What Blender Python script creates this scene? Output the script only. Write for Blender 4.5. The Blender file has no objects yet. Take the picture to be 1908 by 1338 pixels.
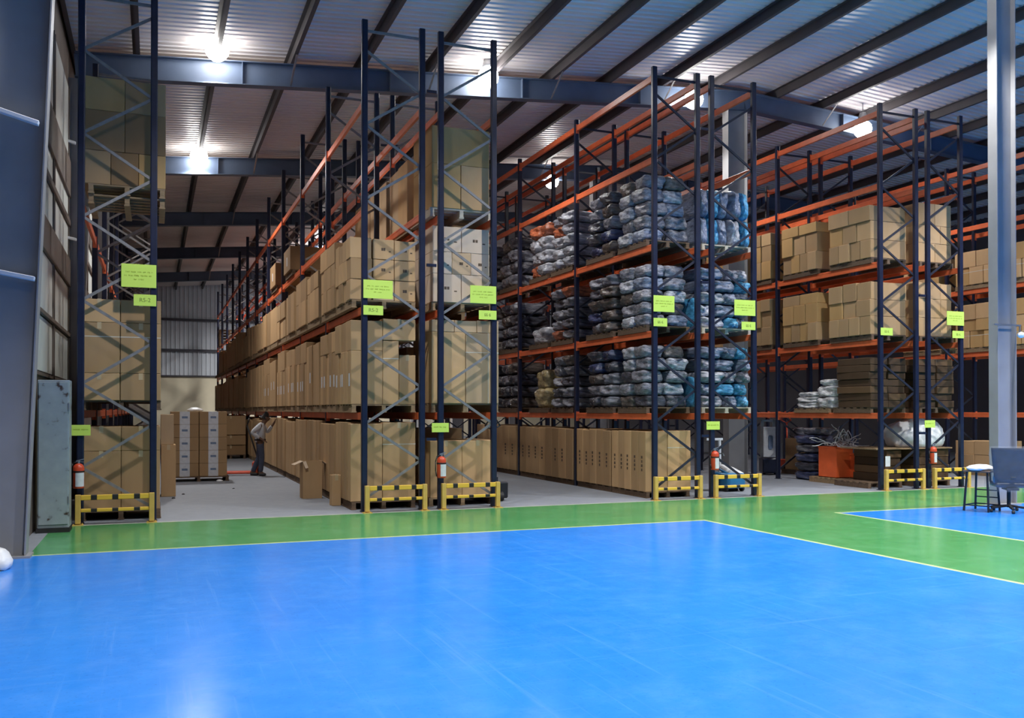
import bpy, bmesh, math, random
from mathutils import Vector, Matrix, Euler, noise

S = bpy.context.scene
C = S.collection
R = random.Random(11)
PI = math.pi

# ------------------------------------------------------------------ camera
cam = bpy.data.objects.new('camera', bpy.data.cameras.new('camera'))
C.objects.link(cam)
cam.location = (0, -14.934, 1.70)
cam.rotation_euler = (math.radians(90.431), 0, math.radians(-21.674))
cam.data.sensor_width = 36.0
cam.data.lens = 1677.6 * 36.0 / 1908.0
cam.data.shift_y = (751.8 - 669.0) / 1908.0
cam.data.clip_end = 300
S.camera = cam

# ------------------------------------------------------------------ world, exposure
w = bpy.data.worlds.new('world')
S.world = w
w.use_nodes = True
w.node_tree.nodes['Background'].inputs[0].default_value = (0.05, 0.06, 0.08, 1)
w.node_tree.nodes['Background'].inputs[1].default_value = 0.2
S.view_settings.view_transform = 'Standard'
S.view_settings.look = 'None'
S.view_settings.gamma = 1.0
S.view_settings.use_curve_mapping = False
S.view_settings.exposure = 0.0

LAMP_W = 600.0          # watts of each high-bay lamp over the racks
FRONT_W = 1280.0         # lamps over the open painted floor
LAMP_COL = (1.0, 0.98, 0.95)


# ------------------------------------------------------------------ materials
def nodes_of(name):
    m = bpy.data.materials.new(name)
    m.use_nodes = True
    nt = m.node_tree
    return m, nt, nt.nodes['Principled BSDF']


def mat(name, col, rough=0.5, metal=0.0, var=0.12, scale=6.0, bump=0.0, spec=0.5, stretch=(1, 1, 1), tint=False, bump_scale=None):
    """plain procedural surface: base colour broken up by noise; tint = the object's own colour multiplies it"""
    m, nt, p = nodes_of(name)
    tc = nt.nodes.new('ShaderNodeTexCoord')
    mp = nt.nodes.new('ShaderNodeMapping')
    mp.inputs['Scale'].default_value = stretch
    nt.links.new(tc.outputs['Object'], mp.inputs['Vector'])
    n = nt.nodes.new('ShaderNodeTexNoise')
    n.inputs['Scale'].default_value = scale
    n.inputs['Detail'].default_value = 5
    nt.links.new(mp.outputs['Vector'], n.inputs['Vector'])
    cr = nt.nodes.new('ShaderNodeValToRGB')
    cr.color_ramp.elements[0].position = 0.3
    cr.color_ramp.elements[1].position = 0.7
    cr.color_ramp.elements[0].color = (*[c * (1 - var) for c in col], 1)
    cr.color_ramp.elements[1].color = (*[min(1, c * (1 + var)) for c in col], 1)
    nt.links.new(n.outputs['Fac'], cr.inputs['Fac'])
    out = cr.outputs['Color']
    if tint:
        oi = nt.nodes.new('ShaderNodeObjectInfo')
        mx = nt.nodes.new('ShaderNodeMix')
        mx.data_type = 'RGBA'
        mx.blend_type = 'MULTIPLY'
        mx.inputs['Factor'].default_value = 1.0
        nt.links.new(out, mx.inputs[6])
        nt.links.new(oi.outputs['Color'], mx.inputs[7])
        out = mx.outputs[2]
    nt.links.new(out, p.inputs['Base Color'])
    p.inputs['Roughness'].default_value = rough
    p.inputs['Metallic'].default_value = metal
    p.inputs['Specular IOR Level'].default_value = spec
    if bump:
        b = nt.nodes.new('ShaderNodeBump')
        b.inputs['Strength'].default_value = bump
        b.inputs['Distance'].default_value = 0.02
        n2 = n
        if bump_scale:
            n2 = nt.nodes.new('ShaderNodeTexNoise')
            n2.inputs['Scale'].default_value = bump_scale
            n2.inputs['Detail'].default_value = 4
            nt.links.new(mp.outputs['Vector'], n2.inputs['Vector'])
        nt.links.new(n2.outputs['Fac'], b.inputs['Height'])
        nt.links.new(b.outputs['Normal'], p.inputs['Normal'])
    return m


def emit_mat(name, col, strength):
    m, nt, p = nodes_of(name)
    p.inputs['Base Color'].default_value = (*col, 1)
    p.inputs['Emission Color'].default_value = (*col, 1)
    p.inputs['Emission Strength'].default_value = strength
    return m


M = {}
M['navy'] = mat('navy paint', (0.011, 0.0145, 0.038), 0.35, 0, 0.2, 9)
M['galv'] = mat('galvanised brace', (0.235, 0.222, 0.22), 0.45, 0.2, 0.15, 12)
M['dark_brace'] = mat('dark brace', (0.020, 0.021, 0.036), 0.45, 0.1, 0.15, 12)
M['orange'] = mat('orange paint', (0.72, 0.145, 0.05), 0.38, 0, 0.12, 5)
M['carton'] = mat('kraft cardboard', (0.455, 0.295, 0.155), 0.82, 0, 0.07, 3.5, 0.0, 0.2, (1, 1, 0.35), True)
M['tape'] = mat('packing tape', (0.52, 0.40, 0.24), 0.35, 0, 0.05, 6)
M['strap'] = mat('pale strapping band', (0.62, 0.57, 0.47), 0.4, 0, 0.05, 8)
M['ink'] = mat('dark print', (0.10, 0.065, 0.04), 0.8, 0, 0.3, 20)
M['label'] = mat('white paper label', (0.62, 0.64, 0.68), 0.6, 0, 0.08, 14)
M['label_blue'] = mat('blue label print', (0.16, 0.22, 0.34), 0.6, 0, 0.15, 14)
M['wood'] = mat('pallet wood', (0.27, 0.185, 0.105), 0.8, 0, 0.25, 5, 0.15, 0.3, (1, 8, 8))
M['wood_pale'] = mat('pale pallet wood', (0.50, 0.45, 0.36), 0.8, 0, 0.15, 5, 0.1, 0.3, (1, 8, 8))
M['wood_dark'] = mat('old pallet wood', (0.13, 0.085, 0.055), 0.85, 0, 0.3, 5, 0.1, 0.3, (1, 8, 8))
M['bale'] = mat('clear wrapped bale', (0.66, 0.65, 0.67), 0.26, 0, 0.6, 5, 0.8, 0.7, (1, 1, 1.6), True, 13)
M['white_bag'] = mat('white plastic sack', (0.74, 0.76, 0.78), 0.35, 0, 0.08, 5, 0.5, 0.5, (1, 1, 1), False, 9)
M['yellow_sign'] = mat('yellow sign board', (0.62, 0.82, 0.13), 0.45, 0, 0.03, 4)
M['sign_ink'] = mat('faded green sign print', (0.20, 0.28, 0.035), 0.6, 0, 0.1, 20)
M['sign_ink_light'] = mat('pale green sign print', (0.40, 0.53, 0.05), 0.6, 0, 0.1, 20)
M['red'] = mat('red enamel', (0.62, 0.075, 0.03), 0.3, 0, 0.08, 5)
M['black'] = mat('black rubber', (0.012, 0.012, 0.014), 0.6, 0, 0.2, 10)
M['steel'] = mat('bare steel', (0.35, 0.36, 0.38), 0.35, 0.7, 0.1, 10)
M['column'] = mat('grey blue column paint', (0.265, 0.265, 0.275), 0.45, 0, 0.08, 2.5)
M['beam'] = mat('blue roof beam paint', (0.075, 0.105, 0.165), 0.5, 0, 0.12, 2.0)
M['purlin'] = mat('dark purlin paint', (0.055, 0.048, 0.052), 0.6, 0, 0.15, 2.0)
M['sheet'] = mat('roof sheeting', (0.66, 0.61, 0.59), 0.42, 0.1, 0.10, 0.5)
M['wall_sheet'] = mat('brown wall sheeting', (0.13, 0.105, 0.09), 0.6, 0, 0.15, 1.5)
M['end_sheet'] = mat('grey blue end wall sheeting', (0.52, 0.56, 0.62), 0.5, 0, 0.08, 0.7)
M['cream'] = mat('cream plaster', (0.66, 0.60, 0.45), 0.9, 0, 0.06, 1.2)
M['girt'] = mat('dark girt paint', (0.05, 0.05, 0.065), 0.6, 0, 0.1, 3)
M['pane'] = mat('translucent wall panel', (0.62, 0.66, 0.64), 0.4, 0, 0.08, 1.2)
M['plain_wall'] = mat('grey wall', (0.09, 0.09, 0.11), 0.8, 0, 0.08, 1.0)
M['white_paint'] = mat('white bracket paint', (0.70, 0.73, 0.78), 0.45, 0, 0.04, 6)
M['skin'] = mat('skin', (0.13, 0.065, 0.04), 0.6, 0, 0.1, 15)
M['hair'] = mat('black hair', (0.012, 0.010, 0.010), 0.7, 0, 0.2, 40)
M['shirt'] = mat('light grey shirt', (0.52, 0.54, 0.58), 0.85, 0, 0.1, 8, 0.2)
M['trousers'] = mat('dark blue trousers', (0.05, 0.06, 0.10), 0.85, 0, 0.15, 8, 0.2)
M['shoe'] = mat('dark shoe', (0.03, 0.03, 0.035), 0.6, 0, 0.1, 8)
M['machine_blue'] = mat('blue machine shell', (0.02, 0.15, 0.33), 0.35, 0, 0.08, 4)
M['machine_white'] = mat('white machine lid', (0.80, 0.82, 0.84), 0.35, 0, 0.04, 4)
M['chair_dark'] = mat('dark blue grey chair fabric', (0.030, 0.042, 0.07), 0.45, 0, 0.25, 9)
M['stool_dark'] = mat('dark stool frame', (0.02, 0.02, 0.028), 0.4, 0.2, 0.1, 8)
M['stool_wood'] = mat('worn brown stool board', (0.14, 0.09, 0.07), 0.7, 0, 0.2, 9)
M['bin_orange'] = mat('orange plastic bin', (0.78, 0.13, 0.035), 0.4, 0, 0.08, 4)
M['plastic_strap'] = mat('white plastic strapping', (0.80, 0.83, 0.86), 0.35, 0, 0.08, 9)
M['lamp_body'] = mat('grey lamp housing', (0.25, 0.26, 0.28), 0.4, 0.5, 0.05, 6)
M['lamp_glow'] = emit_mat('lit lamp globe', (1.0, 0.97, 0.93), 42.0)

# rust-spotted cabinet steel
def cabinet_mat():
    m, nt, p = nodes_of('rust spotted grey steel')
    tc = nt.nodes.new('ShaderNodeTexCoord')
    n = nt.nodes.new('ShaderNodeTexNoise'); n.inputs['Scale'].default_value = 5.5; n.inputs['Detail'].default_value = 6
    nt.links.new(tc.outputs['Object'], n.inputs['Vector'])
    cr = nt.nodes.new('ShaderNodeValToRGB')
    e = cr.color_ramp.elements
    e[0].position = 0.345; e[0].color = (0.05, 0.03, 0.025, 1)
    e[1].position = 0.40; e[1].color = (0.25, 0.30, 0.33, 1)
    x = e.new(0.75); x.color = (0.31, 0.36, 0.39, 1)
    nt.links.new(n.outputs['Fac'], cr.inputs['Fac'])
    nt.links.new(cr.outputs['Color'], p.inputs['Base Color'])
    p.inputs['Roughness'].default_value = 0.5
    return m
M['cabinet'] = cabinet_mat()

# yellow rail with three black bands along its own length
def rail_mat():
    m, nt, p = nodes_of('yellow rail with black bands')
    tc = nt.nodes.new('ShaderNodeTexCoord')
    sp = nt.nodes.new('ShaderNodeSeparateXYZ')
    nt.links.new(tc.outputs['Object'], sp.inputs[0])
    acc = None
    for c in (-0.29, 0.0, 0.30):
        a = nt.nodes.new('ShaderNodeMath'); a.operation = 'COMPARE'
        a.inputs[1].default_value = c; a.inputs[2].default_value = 0.042
        nt.links.new(sp.outputs[0], a.inputs[0])
        if acc is None:
            acc = a
        else:
            b = nt.nodes.new('ShaderNodeMath'); b.operation = 'ADD'
            nt.links.new(acc.outputs[0], b.inputs[0]); nt.links.new(a.outputs[0], b.inputs[1]); acc = b
    mx = nt.nodes.new('ShaderNodeMix'); mx.data_type = 'RGBA'
    nt.links.new(acc.outputs[0], mx.inputs['Factor'])
    mx.inputs[6].default_value = (0.72, 0.45, 0.05, 1)
    mx.inputs[7].default_value = (0.02, 0.017, 0.018, 1)
    nt.links.new(mx.outputs[2], p.inputs['Base Color'])
    p.inputs['Roughness'].default_value = 0.4
    return m
M['rail'] = rail_mat()
M['guard_yellow'] = mat('yellow guard paint', (0.56, 0.37, 0.09), 0.4, 0, 0.08, 8)


def glass_mat(name, col, alpha, rough):
    m, nt, p = nodes_of(name)
    n = nt.nodes.new('ShaderNodeTexNoise'); n.inputs['Scale'].default_value = 14; n.inputs['Detail'].default_value = 4
    tc = nt.nodes.new('ShaderNodeTexCoord')
    nt.links.new(tc.outputs['Object'], n.inputs['Vector'])
    b = nt.nodes.new('ShaderNodeBump'); b.inputs['Strength'].default_value = 0.6; b.inputs['Distance'].default_value = 0.03
    nt.links.new(n.outputs['Fac'], b.inputs['Height']); nt.links.new(b.outputs['Normal'], p.inputs['Normal'])
    p.inputs['Base Color'].default_value = (*col, 1)
    p.inputs['Alpha'].default_value = alpha
    p.inputs['Roughness'].default_value = rough
    return m
M['film'] = glass_mat('clear plastic film', (0.55, 0.62, 0.72), 0.09, 0.08)


# painted epoxy floor: concrete aisles, green walkway, blue work areas, pale yellow lines
def floor_mat():
    m, nt, p = nodes_of('painted warehouse floor')
    L = nt.links
    g = nt.nodes.new('ShaderNodeNewGeometry')
    sp = nt.nodes.new('ShaderNodeSeparateXYZ')
    L.new(g.outputs['Position'], sp.inputs[0])
    X, Y = sp.outputs[0], sp.outputs[1]

    def op(o, a, b=0.0, c=0.0):
        n = nt.nodes.new('ShaderNodeMath'); n.operation = o
        for i, v in enumerate((a, b, c)):
            if isinstance(v, (int, float)):
                n.inputs[i].default_value = v
            else:
                L.new(v, n.inputs[i])
        return n.outputs[0]
    lt = lambda a, b: op('LESS_THAN', a, b)
    gt = lambda a, b: op('GREATER_THAN', a, b)
    mul = lambda *a: a[0] if len(a) == 1 else op('MULTIPLY', a[0], mul(*a[1:]))
    near = lambda a, v, h: op('COMPARE', a, v, h)
    mxm = lambda a, b: op('MAXIMUM', a, b)

    def tex(scale, stretch=(1, 1, 1), rot=0.0, detail=6, rough=0.6):
        mp = nt.nodes.new('ShaderNodeMapping'); mp.inputs['Scale'].default_value = stretch
        mp.inputs['Rotation'].default_value = (0, 0, rot)
        L.new(g.outputs['Position'], mp.inputs['Vector'])
        n = nt.nodes.new('ShaderNodeTexNoise'); n.inputs['Scale'].default_value = scale
        n.inputs['Detail'].default_value = detail; n.inputs['Roughness'].default_value = rough
        L.new(mp.outputs['Vector'], n.inputs['Vector'])
        return n.outputs['Fac']

    def ramp(f, a, b, p0=0.3, p1=0.7):
        r = nt.nodes.new('ShaderNodeValToRGB')
        r.color_ramp.elements[0].position = p0; r.color_ramp.elements[1].position = p1
        r.color_ramp.elements[0].color = (*a, 1); r.color_ramp.elements[1].color = (*b, 1)
        L.new(f, r.inputs['Fac'])
        return r.outputs['Color']

    def mix(f, a, b):
        n = nt.nodes.new('ShaderNodeMix'); n.data_type = 'RGBA'
        if isinstance(f, (int, float)):
            n.inputs['Factor'].default_value = f
        else:
            L.new(f, n.inputs['Factor'])
        L.new(a, n.inputs[6]); L.new(b, n.inputs[7])
        return n.outputs[2]
    big = tex(0.45); fine = tex(5.0, (1, 1, 1), 0, 8, 0.7)
    scr = tex(1.0, (0.35, 6.0, 1), 0.55, 5, 0.7)
    scr2 = tex(1.3, (8.0, 0.22, 1), 0.10, 5, 0.7); mott = tex(1.6, (1, 1, 1), 0, 6, 0.75); speck = tex(34.0, (1, 1, 1), 0, 2, 0.5)
    both = op('ADD', op('MULTIPLY', big, 0.5), op('MULTIPLY', fine, 0.5))
    blue = ramp(both, (0.014, 0.205, 0.74), (0.028, 0.262, 0.86))
    pale = ramp(both, (0.10, 0.33, 0.80), (0.12, 0.36, 0.84))
    sm = op('MULTIPLY', ramp(scr, (0, 0, 0), (1, 1, 1), 0.57, 0.80), 0.6)
    sm2 = op('MULTIPLY', ramp(scr2, (0, 0, 0), (1, 1, 1), 0.56, 0.80), 0.6)
    mo = op('MULTIPLY', ramp(mott, (0, 0, 0), (1, 1, 1), 0.48, 0.72), 0.32)
    sm2 = mxm(sm2, mo)
    blue = mix(mxm(sm, sm2), blue, pale)
    dk = ramp(both, (0.006, 0.10, 0.42), (0.012, 0.13, 0.50))
    sk = op('MULTIPLY', ramp(speck, (0, 0, 0), (1, 1, 1), 0.63, 0.72), 0.35)
    blue = mix(sk, blue, dk)
    green = ramp(both, (0.060, 0.270, 0.085), (0.090, 0.340, 0.125))
    gpale = ramp(both, (0.17, 0.44, 0.22), (0.20, 0.48, 0.25))
    green = mix(mxm(sm, mo), green, gpale)
    conc = ramp(both, (0.18, 0.20, 0.235), (0.27, 0.29, 0.33))
    line = ramp(fine, (0.50, 0.62, 0.28), (0.62, 0.74, 0.40))
    dust = ramp(fine, (0.28, 0.30, 0.27), (0.42, 0.43, 0.36), 0.35, 0.65)
    inb1 = mul(lt(Y, -3.08), lt(X, 7.91), gt(X, -1.50))
    inb2 = mul(lt(Y, -3.04), gt(X, 10.52))
    ing = mul(lt(Y, -0.27), gt(X, -1.36), op('SUBTRACT', 1.0, mul(gt(X, -9.0), gt(Y, -0.27))))
    ing = mul(ing, op('SUBTRACT', 1.0, mxm(lt(X, -1.36), 0.0)))
    col = mix(ing, conc, green)
    col = mix(mul(near(Y, -0.23, 0.05), gt(X, -1.3)), col, dust)
    col = mix(inb1, col, blue)
    col = mix(inb2, col, blue)
    l1 = mul(near(Y, -3.08, 0.035), gt(X, -1.40), lt(X, 7.945))
    l2 = mul(near(X, 7.91, 0.035), lt(Y, -3.05))
    l3 = mul(near(X, 10.52, 0.035), lt(Y, -3.0))
    l4 = mul(near(Y, -3.04, 0.035), gt(X, 10.49))
    col = mix(mxm(mxm(l1, l2), mxm(l3, l4)), col, line)
    L.new(col, p.inputs['Base Color'])
    painted = mxm(ing, mxm(inb1, inb2))
    wav = tex(0.9, (1, 1, 1), 0, 3)
    rp = op('ADD', 0.13, op('MULTIPLY', fine, 0.14))
    rough = op('ADD', mul(painted, rp), mul(op('SUBTRACT', 1.0, painted), 0.62))
    L.new(rough, p.inputs['Roughness'])
    b = nt.nodes.new('ShaderNodeBump'); b.inputs['Strength'].default_value = 0.10; b.inputs['Distance'].default_value = 0.02
    L.new(op('ADD', wav, op('MULTIPLY', fine, 0.08)), b.inputs['Height'])
    L.new(b.outputs['Normal'], p.inputs['Normal'])
    return m
M['floor'] = floor_mat()


# ------------------------------------------------------------------ mesh helpers
class MB:
    def __init__(s):
        s.bm = bmesh.new()

    def box(s, c, d, rot=None, bevel=0.0, seg=1):
        m = Matrix.Translation(Vector(c))
        if rot is not None:
            m = m @ Euler(rot).to_matrix().to_4x4()
        m = m @ Matrix.Diagonal((d[0], d[1], d[2], 1))
        r = bmesh.ops.create_cube(s.bm, size=1.0, matrix=m)
        if bevel:
            vs = set(r['verts'])
            es = [e for e in s.bm.edges if e.verts[0] in vs and e.verts[1] in vs]
            bmesh.ops.bevel(s.bm, geom=es, offset=bevel, segments=seg, affect='EDGES', profile=0.5)
        return s

    def bar(s, p0, p1, wd, th, bevel=0.0, up=(0, 0, 1)):
        """rectangular bar from p0 to p1, wd across, th along up"""
        p0, p1 = Vector(p0), Vector(p1)
        d = p1 - p0
        z = d.normalized()
        u = Vector(up)
        if abs(u.dot(z)) > 0.98:
            u = Vector((0, 1, 0))
        x = u.cross(z).normalized(); y = z.cross(x)
        m = Matrix((x, y, z)).transposed().to_4x4()
        m = Matrix.Translation((p0 + p1) / 2) @ m @ Matrix.Diagonal((wd, th, d.length, 1))
        r = bmesh.ops.create_cube(s.bm, size=1.0, matrix=m)
        if bevel:
            vs = set(r['verts'])
            es = [e for e in s.bm.edges if e.verts[0] in vs and e.verts[1] in vs]
            bmesh.ops.bevel(s.bm, geom=es, offset=bevel, segments=1, affect='EDGES')
        return s

    def cyl(s, p0, p1, r0, r1=None, n=14):
        p0, p1 = Vector(p0), Vector(p1)
        d = p1 - p0
        q = Vector((0, 0, 1)).rotation_difference(d.normalized()).to_matrix().to_4x4()
        bmesh.ops.create_cone(s.bm, cap_ends=True, segments=n, radius1=r0, radius2=r0 if r1 is None else r1,
                              depth=d.length, matrix=Matrix.Translation((p0 + p1) / 2) @ q)
        return s

    def tube(s, pts, r, n=8):
        for a, b in zip(pts, pts[1:]):
            s.cyl(a, b, r, n=n)
        for a in pts[1:-1]:
            bmesh.ops.create_icosphere(s.bm, subdivisions=1, radius=r * 1.02, matrix=Matrix.Translation(Vector(a)))
        return s

    def ball(s, c, r, sub=2, scale=(1, 1, 1)):
        bmesh.ops.create_icosphere(s.bm, subdivisions=sub, radius=r, matrix=Matrix.Translation(Vector(c)) @ Matrix.Diagonal((*scale, 1)))
        return s

    def lathe(s, prof, c=(0, 0, 0), n=18, axis=None):
        rings = []
        for r, z in prof:
            ring = []
            for k in range(n):
                a = 2 * PI * k / n
                v = Vector((r * math.cos(a), r * math.sin(a), z))
                if axis is not None:
                    v = axis @ v
                ring.append(s.bm.verts.new(v + Vector(c)))
            rings.append(ring)
        for a, b in zip(rings, rings[1:]):
            for k in range(n):
                s.bm.faces.new((a[k], a[(k + 1) % n], b[(k + 1) % n], b[k]))
        if prof[0][0] > 1e-5:
            s.bm.faces.new(list(reversed(rings[0])))
        if prof[-1][0] > 1e-5:
            s.bm.faces.new(rings[-1])
        return s

    def extrude(s, poly, length, mtx):
        """closed 2D outline poly (x, y) extruded along z by length, then placed with mtx"""
        a = [s.bm.verts.new(mtx @ Vector((x, y, 0))) for x, y in poly]
        b = [s.bm.verts.new(mtx @ Vector((x, y, length))) for x, y in poly]
        n = len(poly)
        for k in range(n):
            s.bm.faces.new((a[k], a[(k + 1) % n], b[(k + 1) % n], b[k]))
        s.bm.faces.new(list(reversed(a))); s.bm.faces.new(b)
        return s

    def mesh(s, name, m=None, smooth=False):
        bmesh.ops.recalc_face_normals(s.bm, faces=s.bm.faces[:])
        me = bpy.data.meshes.new(name)
        s.bm.to_mesh(me); s.bm.free()
        if m is not None:
            me.materials.append(M[m] if isinstance(m, str) else m)
        if smooth:
            for f in me.polygons:
                f.use_smooth = True
        return me


def tag(o, label, cat, group=None):
    o['label'] = label; o['category'] = cat
    if group:
        o['group'] = group
    return o


def thing(name, label, cat, loc=(0, 0, 0), rz=0.0, group=None):
    o = bpy.data.objects.new(name, None)
    o.empty_display_size = 0.2
    C.objects.link(o)
    o.location = loc; o.rotation_euler = (0, 0, rz)
    return tag(o, label, cat, group)


def obj(name, me, parent=None, loc=(0, 0, 0), rot=(0, 0, 0), scale=None):
    o = bpy.data.objects.new(name, me)
    C.objects.link(o)
    o.parent = parent
    o.location = loc; o.rotation_euler = rot
    if scale:
        o.scale = scale
    return o


def struct(name, me, loc=(0, 0, 0), parent=None, rot=(0, 0, 0)):
    o = obj(name, me, parent, loc, rot)
    if parent is None:
        o['kind'] = 'structure'
    return o


def ordn(k):
    names = ['first', 'second', 'third', 'fourth', 'fifth', 'sixth', 'seventh', 'eighth', 'ninth', 'tenth', 'eleventh', 'twelfth', 'thirteenth', 'fourteenth', 'fifteenth', 'sixteenth']
    return names[k] if k < 16 else '%dth' % (k + 1)


# ------------------------------------------------------------------ room shell
XL, XR, YB, YF, RIDGE = -1.75, 30.0, -24.0, 42.3, 14.15


def zbot(x):            # underside of the roof beams
    return 8.28 + 0.0815 * x if x < RIDGE else 8.28 + 0.0815 * RIDGE - 0.062 * (x - RIDGE)


struct('floor', MB().box(((XL + XR) / 2, (YB + YF) / 2, -0.1), (XR - XL + 1.0, YF - YB + 1.0, 0.2)).mesh('floor', 'floor'))


def corrugated(y0, y1, x0, x1, zf, pitch, depth, name, m, thick=0.02):
    """sheet with ribs running along x, profile steps along y"""
    bm = bmesh.new()
    prof = []
    y = y0
    while y < y1:
        prof += [(y, 0), (y + pitch * 0.55, 0), (y + pitch * 0.66, depth), (y + pitch * 0.89, depth)]
        y += pitch
    prof.append((y1, 0))
    a = [bm.verts.new((x0, p, zf(x0) + q)) for p, q in prof]
    b = [bm.verts.new((x1, p, zf(x1) + q)) for p, q in prof]
    for k in range(len(prof) - 1):
        bm.faces.new((a[k], b[k], b[k + 1], a[k + 1]))
    me = bpy.data.meshes.new(name); bm.to_mesh(me); bm.free()
    me.materials.append(M[m])
    return me


zsh = lambda x: zbot(x) + 0.72
ceil = struct('ceiling', corrugated(YB, YF, XL - 0.1, RIDGE, zsh, 0.20, 0.045, 'roof_sheeting', 'sheet'))
struct('ceiling', corrugated(YB, YF, RIDGE, XR + 0.1, zsh, 0.20, 0.045, 'roof_sheeting', 'sheet'))

# walls
XW = -1.56     # inner face of the side wall beyond the near column
struct('wall_left', MB().box((XW - 0.05, (YF - 2.9) / 2, 4.42), (0.10, YF + 2.9, 8.84)).mesh('wall_left', 'wall_sheet'))
struct('wall_left', MB().box((XL - 0.10, (YB - 2.9) / 2, 4.42), (0.10, -2.9 - YB, 8.84)).mesh('wall_left', 'wall_sheet'))
struct('wall_right', MB().box((XR + 0.06, (YB + YF) / 2, 4.6), (0.10, YF - YB, 9.2)).mesh('wall_right', 'plain_wall'))
struct('wall_front', MB().box(((XL + XR) / 2, YB - 0.06, 5.1), (XR - XL, 0.1, 10.2)).mesh('wall_front', 'plain_wall'))


def end_wall():
    bm = bmesh.new()
    x = XL; prof = []
    while x < XR:
        prof += [(x, 0), (x + 0.13, 0), (x + 0.16, -0.035), (x + 0.22, -0.035), (x + 0.25, 0)]
        x += 0.25
    for (xa, ya), (xb, yb) in zip(prof, prof[1:]):
        if xb - xa < 1e-6:
            continue
        v = [bm.verts.new(p) for p in ((xa, YF + ya, 3.7), (xb, YF + yb, 3.7), (xb, YF + yb, zsh(xb)), (xa, YF + ya, zsh(xa)))]
        bm.faces.new(v)
    me = bpy.data.meshes.new('end_sheeting'); bm.to_mesh(me); bm.free(); me.materials.append(M['end_sheet'])
    return me
struct('wall_back', end_wall())
struct('wall_back_plinth', MB().box(((XL + XR) / 2, YF + 0.02, 1.85), (XR - XL, 0.22, 3.7)).mesh('wall_back_plinth', 'cream'))
for z in (3.74, 5.28, 7.1):
    struct('girt_beam', MB().box(((XL + XR) / 2, YF - 0.13, z), (XR - XL, 0.16, 0.13 if z > 4 else 0.08)).mesh('girt_beam', 'girt'))

# translucent panels in the side wall, between brown bands
BANDS = [(6.55, 7.9), (5.38, 5.80), (4.62, 5.22), (3.20, 4.06), (2.28, 3.08)]
for k, (y0, y1) in enumerate([(-0.9, 1.45), (1.62, 4.24), (4.6, 7.0), (7.2, 9.4), (9.6, 11.8), (12.3, 19.3), (19.9, 26.9)]):
    f = MB()
    for y in (y0, y1):
        f.bar((XW + 0.012, y, 2.2), (XW + 0.012, y, 7.9), 0.05, 0.04)
    f.bar((XW + 0.012, y0, 2.23), (XW + 0.012, y1, 2.23), 0.05, 0.05)
    wo = struct('window_%d' % (k + 1), f.mesh('window_frame', 'wall_sheet'))
    for z0, z1 in BANDS:
        obj('pane', MB().box((XW + 0.004, (y0 + y1) / 2, (z0 + z1) / 2), (0.02, y1 - y0 - 0.05, z1 - z0)).mesh('pane', 'pane'), wo)
for z0, z1 in ((5.80, 6.50), (5.24, 5.36), (4.08, 4.60), (3.10, 3.18)):
    struct('wall_band_trim', MB().box((XW + 0.03, 13.0, (z0 + z1) / 2), (0.05, 31.0, z1 - z0), bevel=0.01).mesh('wall_band', 'wall_sheet'))


def h_column(name, xc, yc, top, web0, web1, flange=0.25, tilt=0.0, fixed_left=None, m='column'):
    """built-up H column: flanges face +-X, web along X; web depth tapers web0 (foot) to web1 (top)"""
    b = MB()
    t = 0.016
    def xs(z, s):
        wd = web0 + (web1 - web0) * z / top
        if fixed_left is not None:
            return fixed_left if s < 0 else fixed_left + wd
        return xc + s * wd / 2
    for s in (-1, 1):
        b.bar((xs(0, s), yc, 0.02), (xs(top, s), yc, top), flange, t, up=(1, 0, 0))
    v = [b.bm.verts.new(p) for p in ((xs(0, -1), yc - 0.004, 0.02), (xs(0, 1), yc - 0.004, 0.02), (xs(top, 1), yc - 0.004, top), (xs(top, -1), yc - 0.004, top),
                                     (xs(0, -1), yc + 0.004, 0.02), (xs(0, 1), yc + 0.004, 0.02), (xs(top, 1), yc + 0.004, top), (xs(top, -1), yc + 0.004, top))]
    for q in ((0, 1, 2, 3), (7, 6, 5, 4), (0, 4, 5, 1), (3, 2, 6, 7), (0, 3, 7, 4), (1, 5, 6, 2)):
        b.bm.faces.new([v[i] for i in q])
    xm = (xs(0, -1) + xs(0, 1)) / 2
    b.box((xm, yc, 0.012), (web0 + 0.12, flange + 0.1, 0.024))
    return struct(name, b.mesh(name, m))


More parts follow.
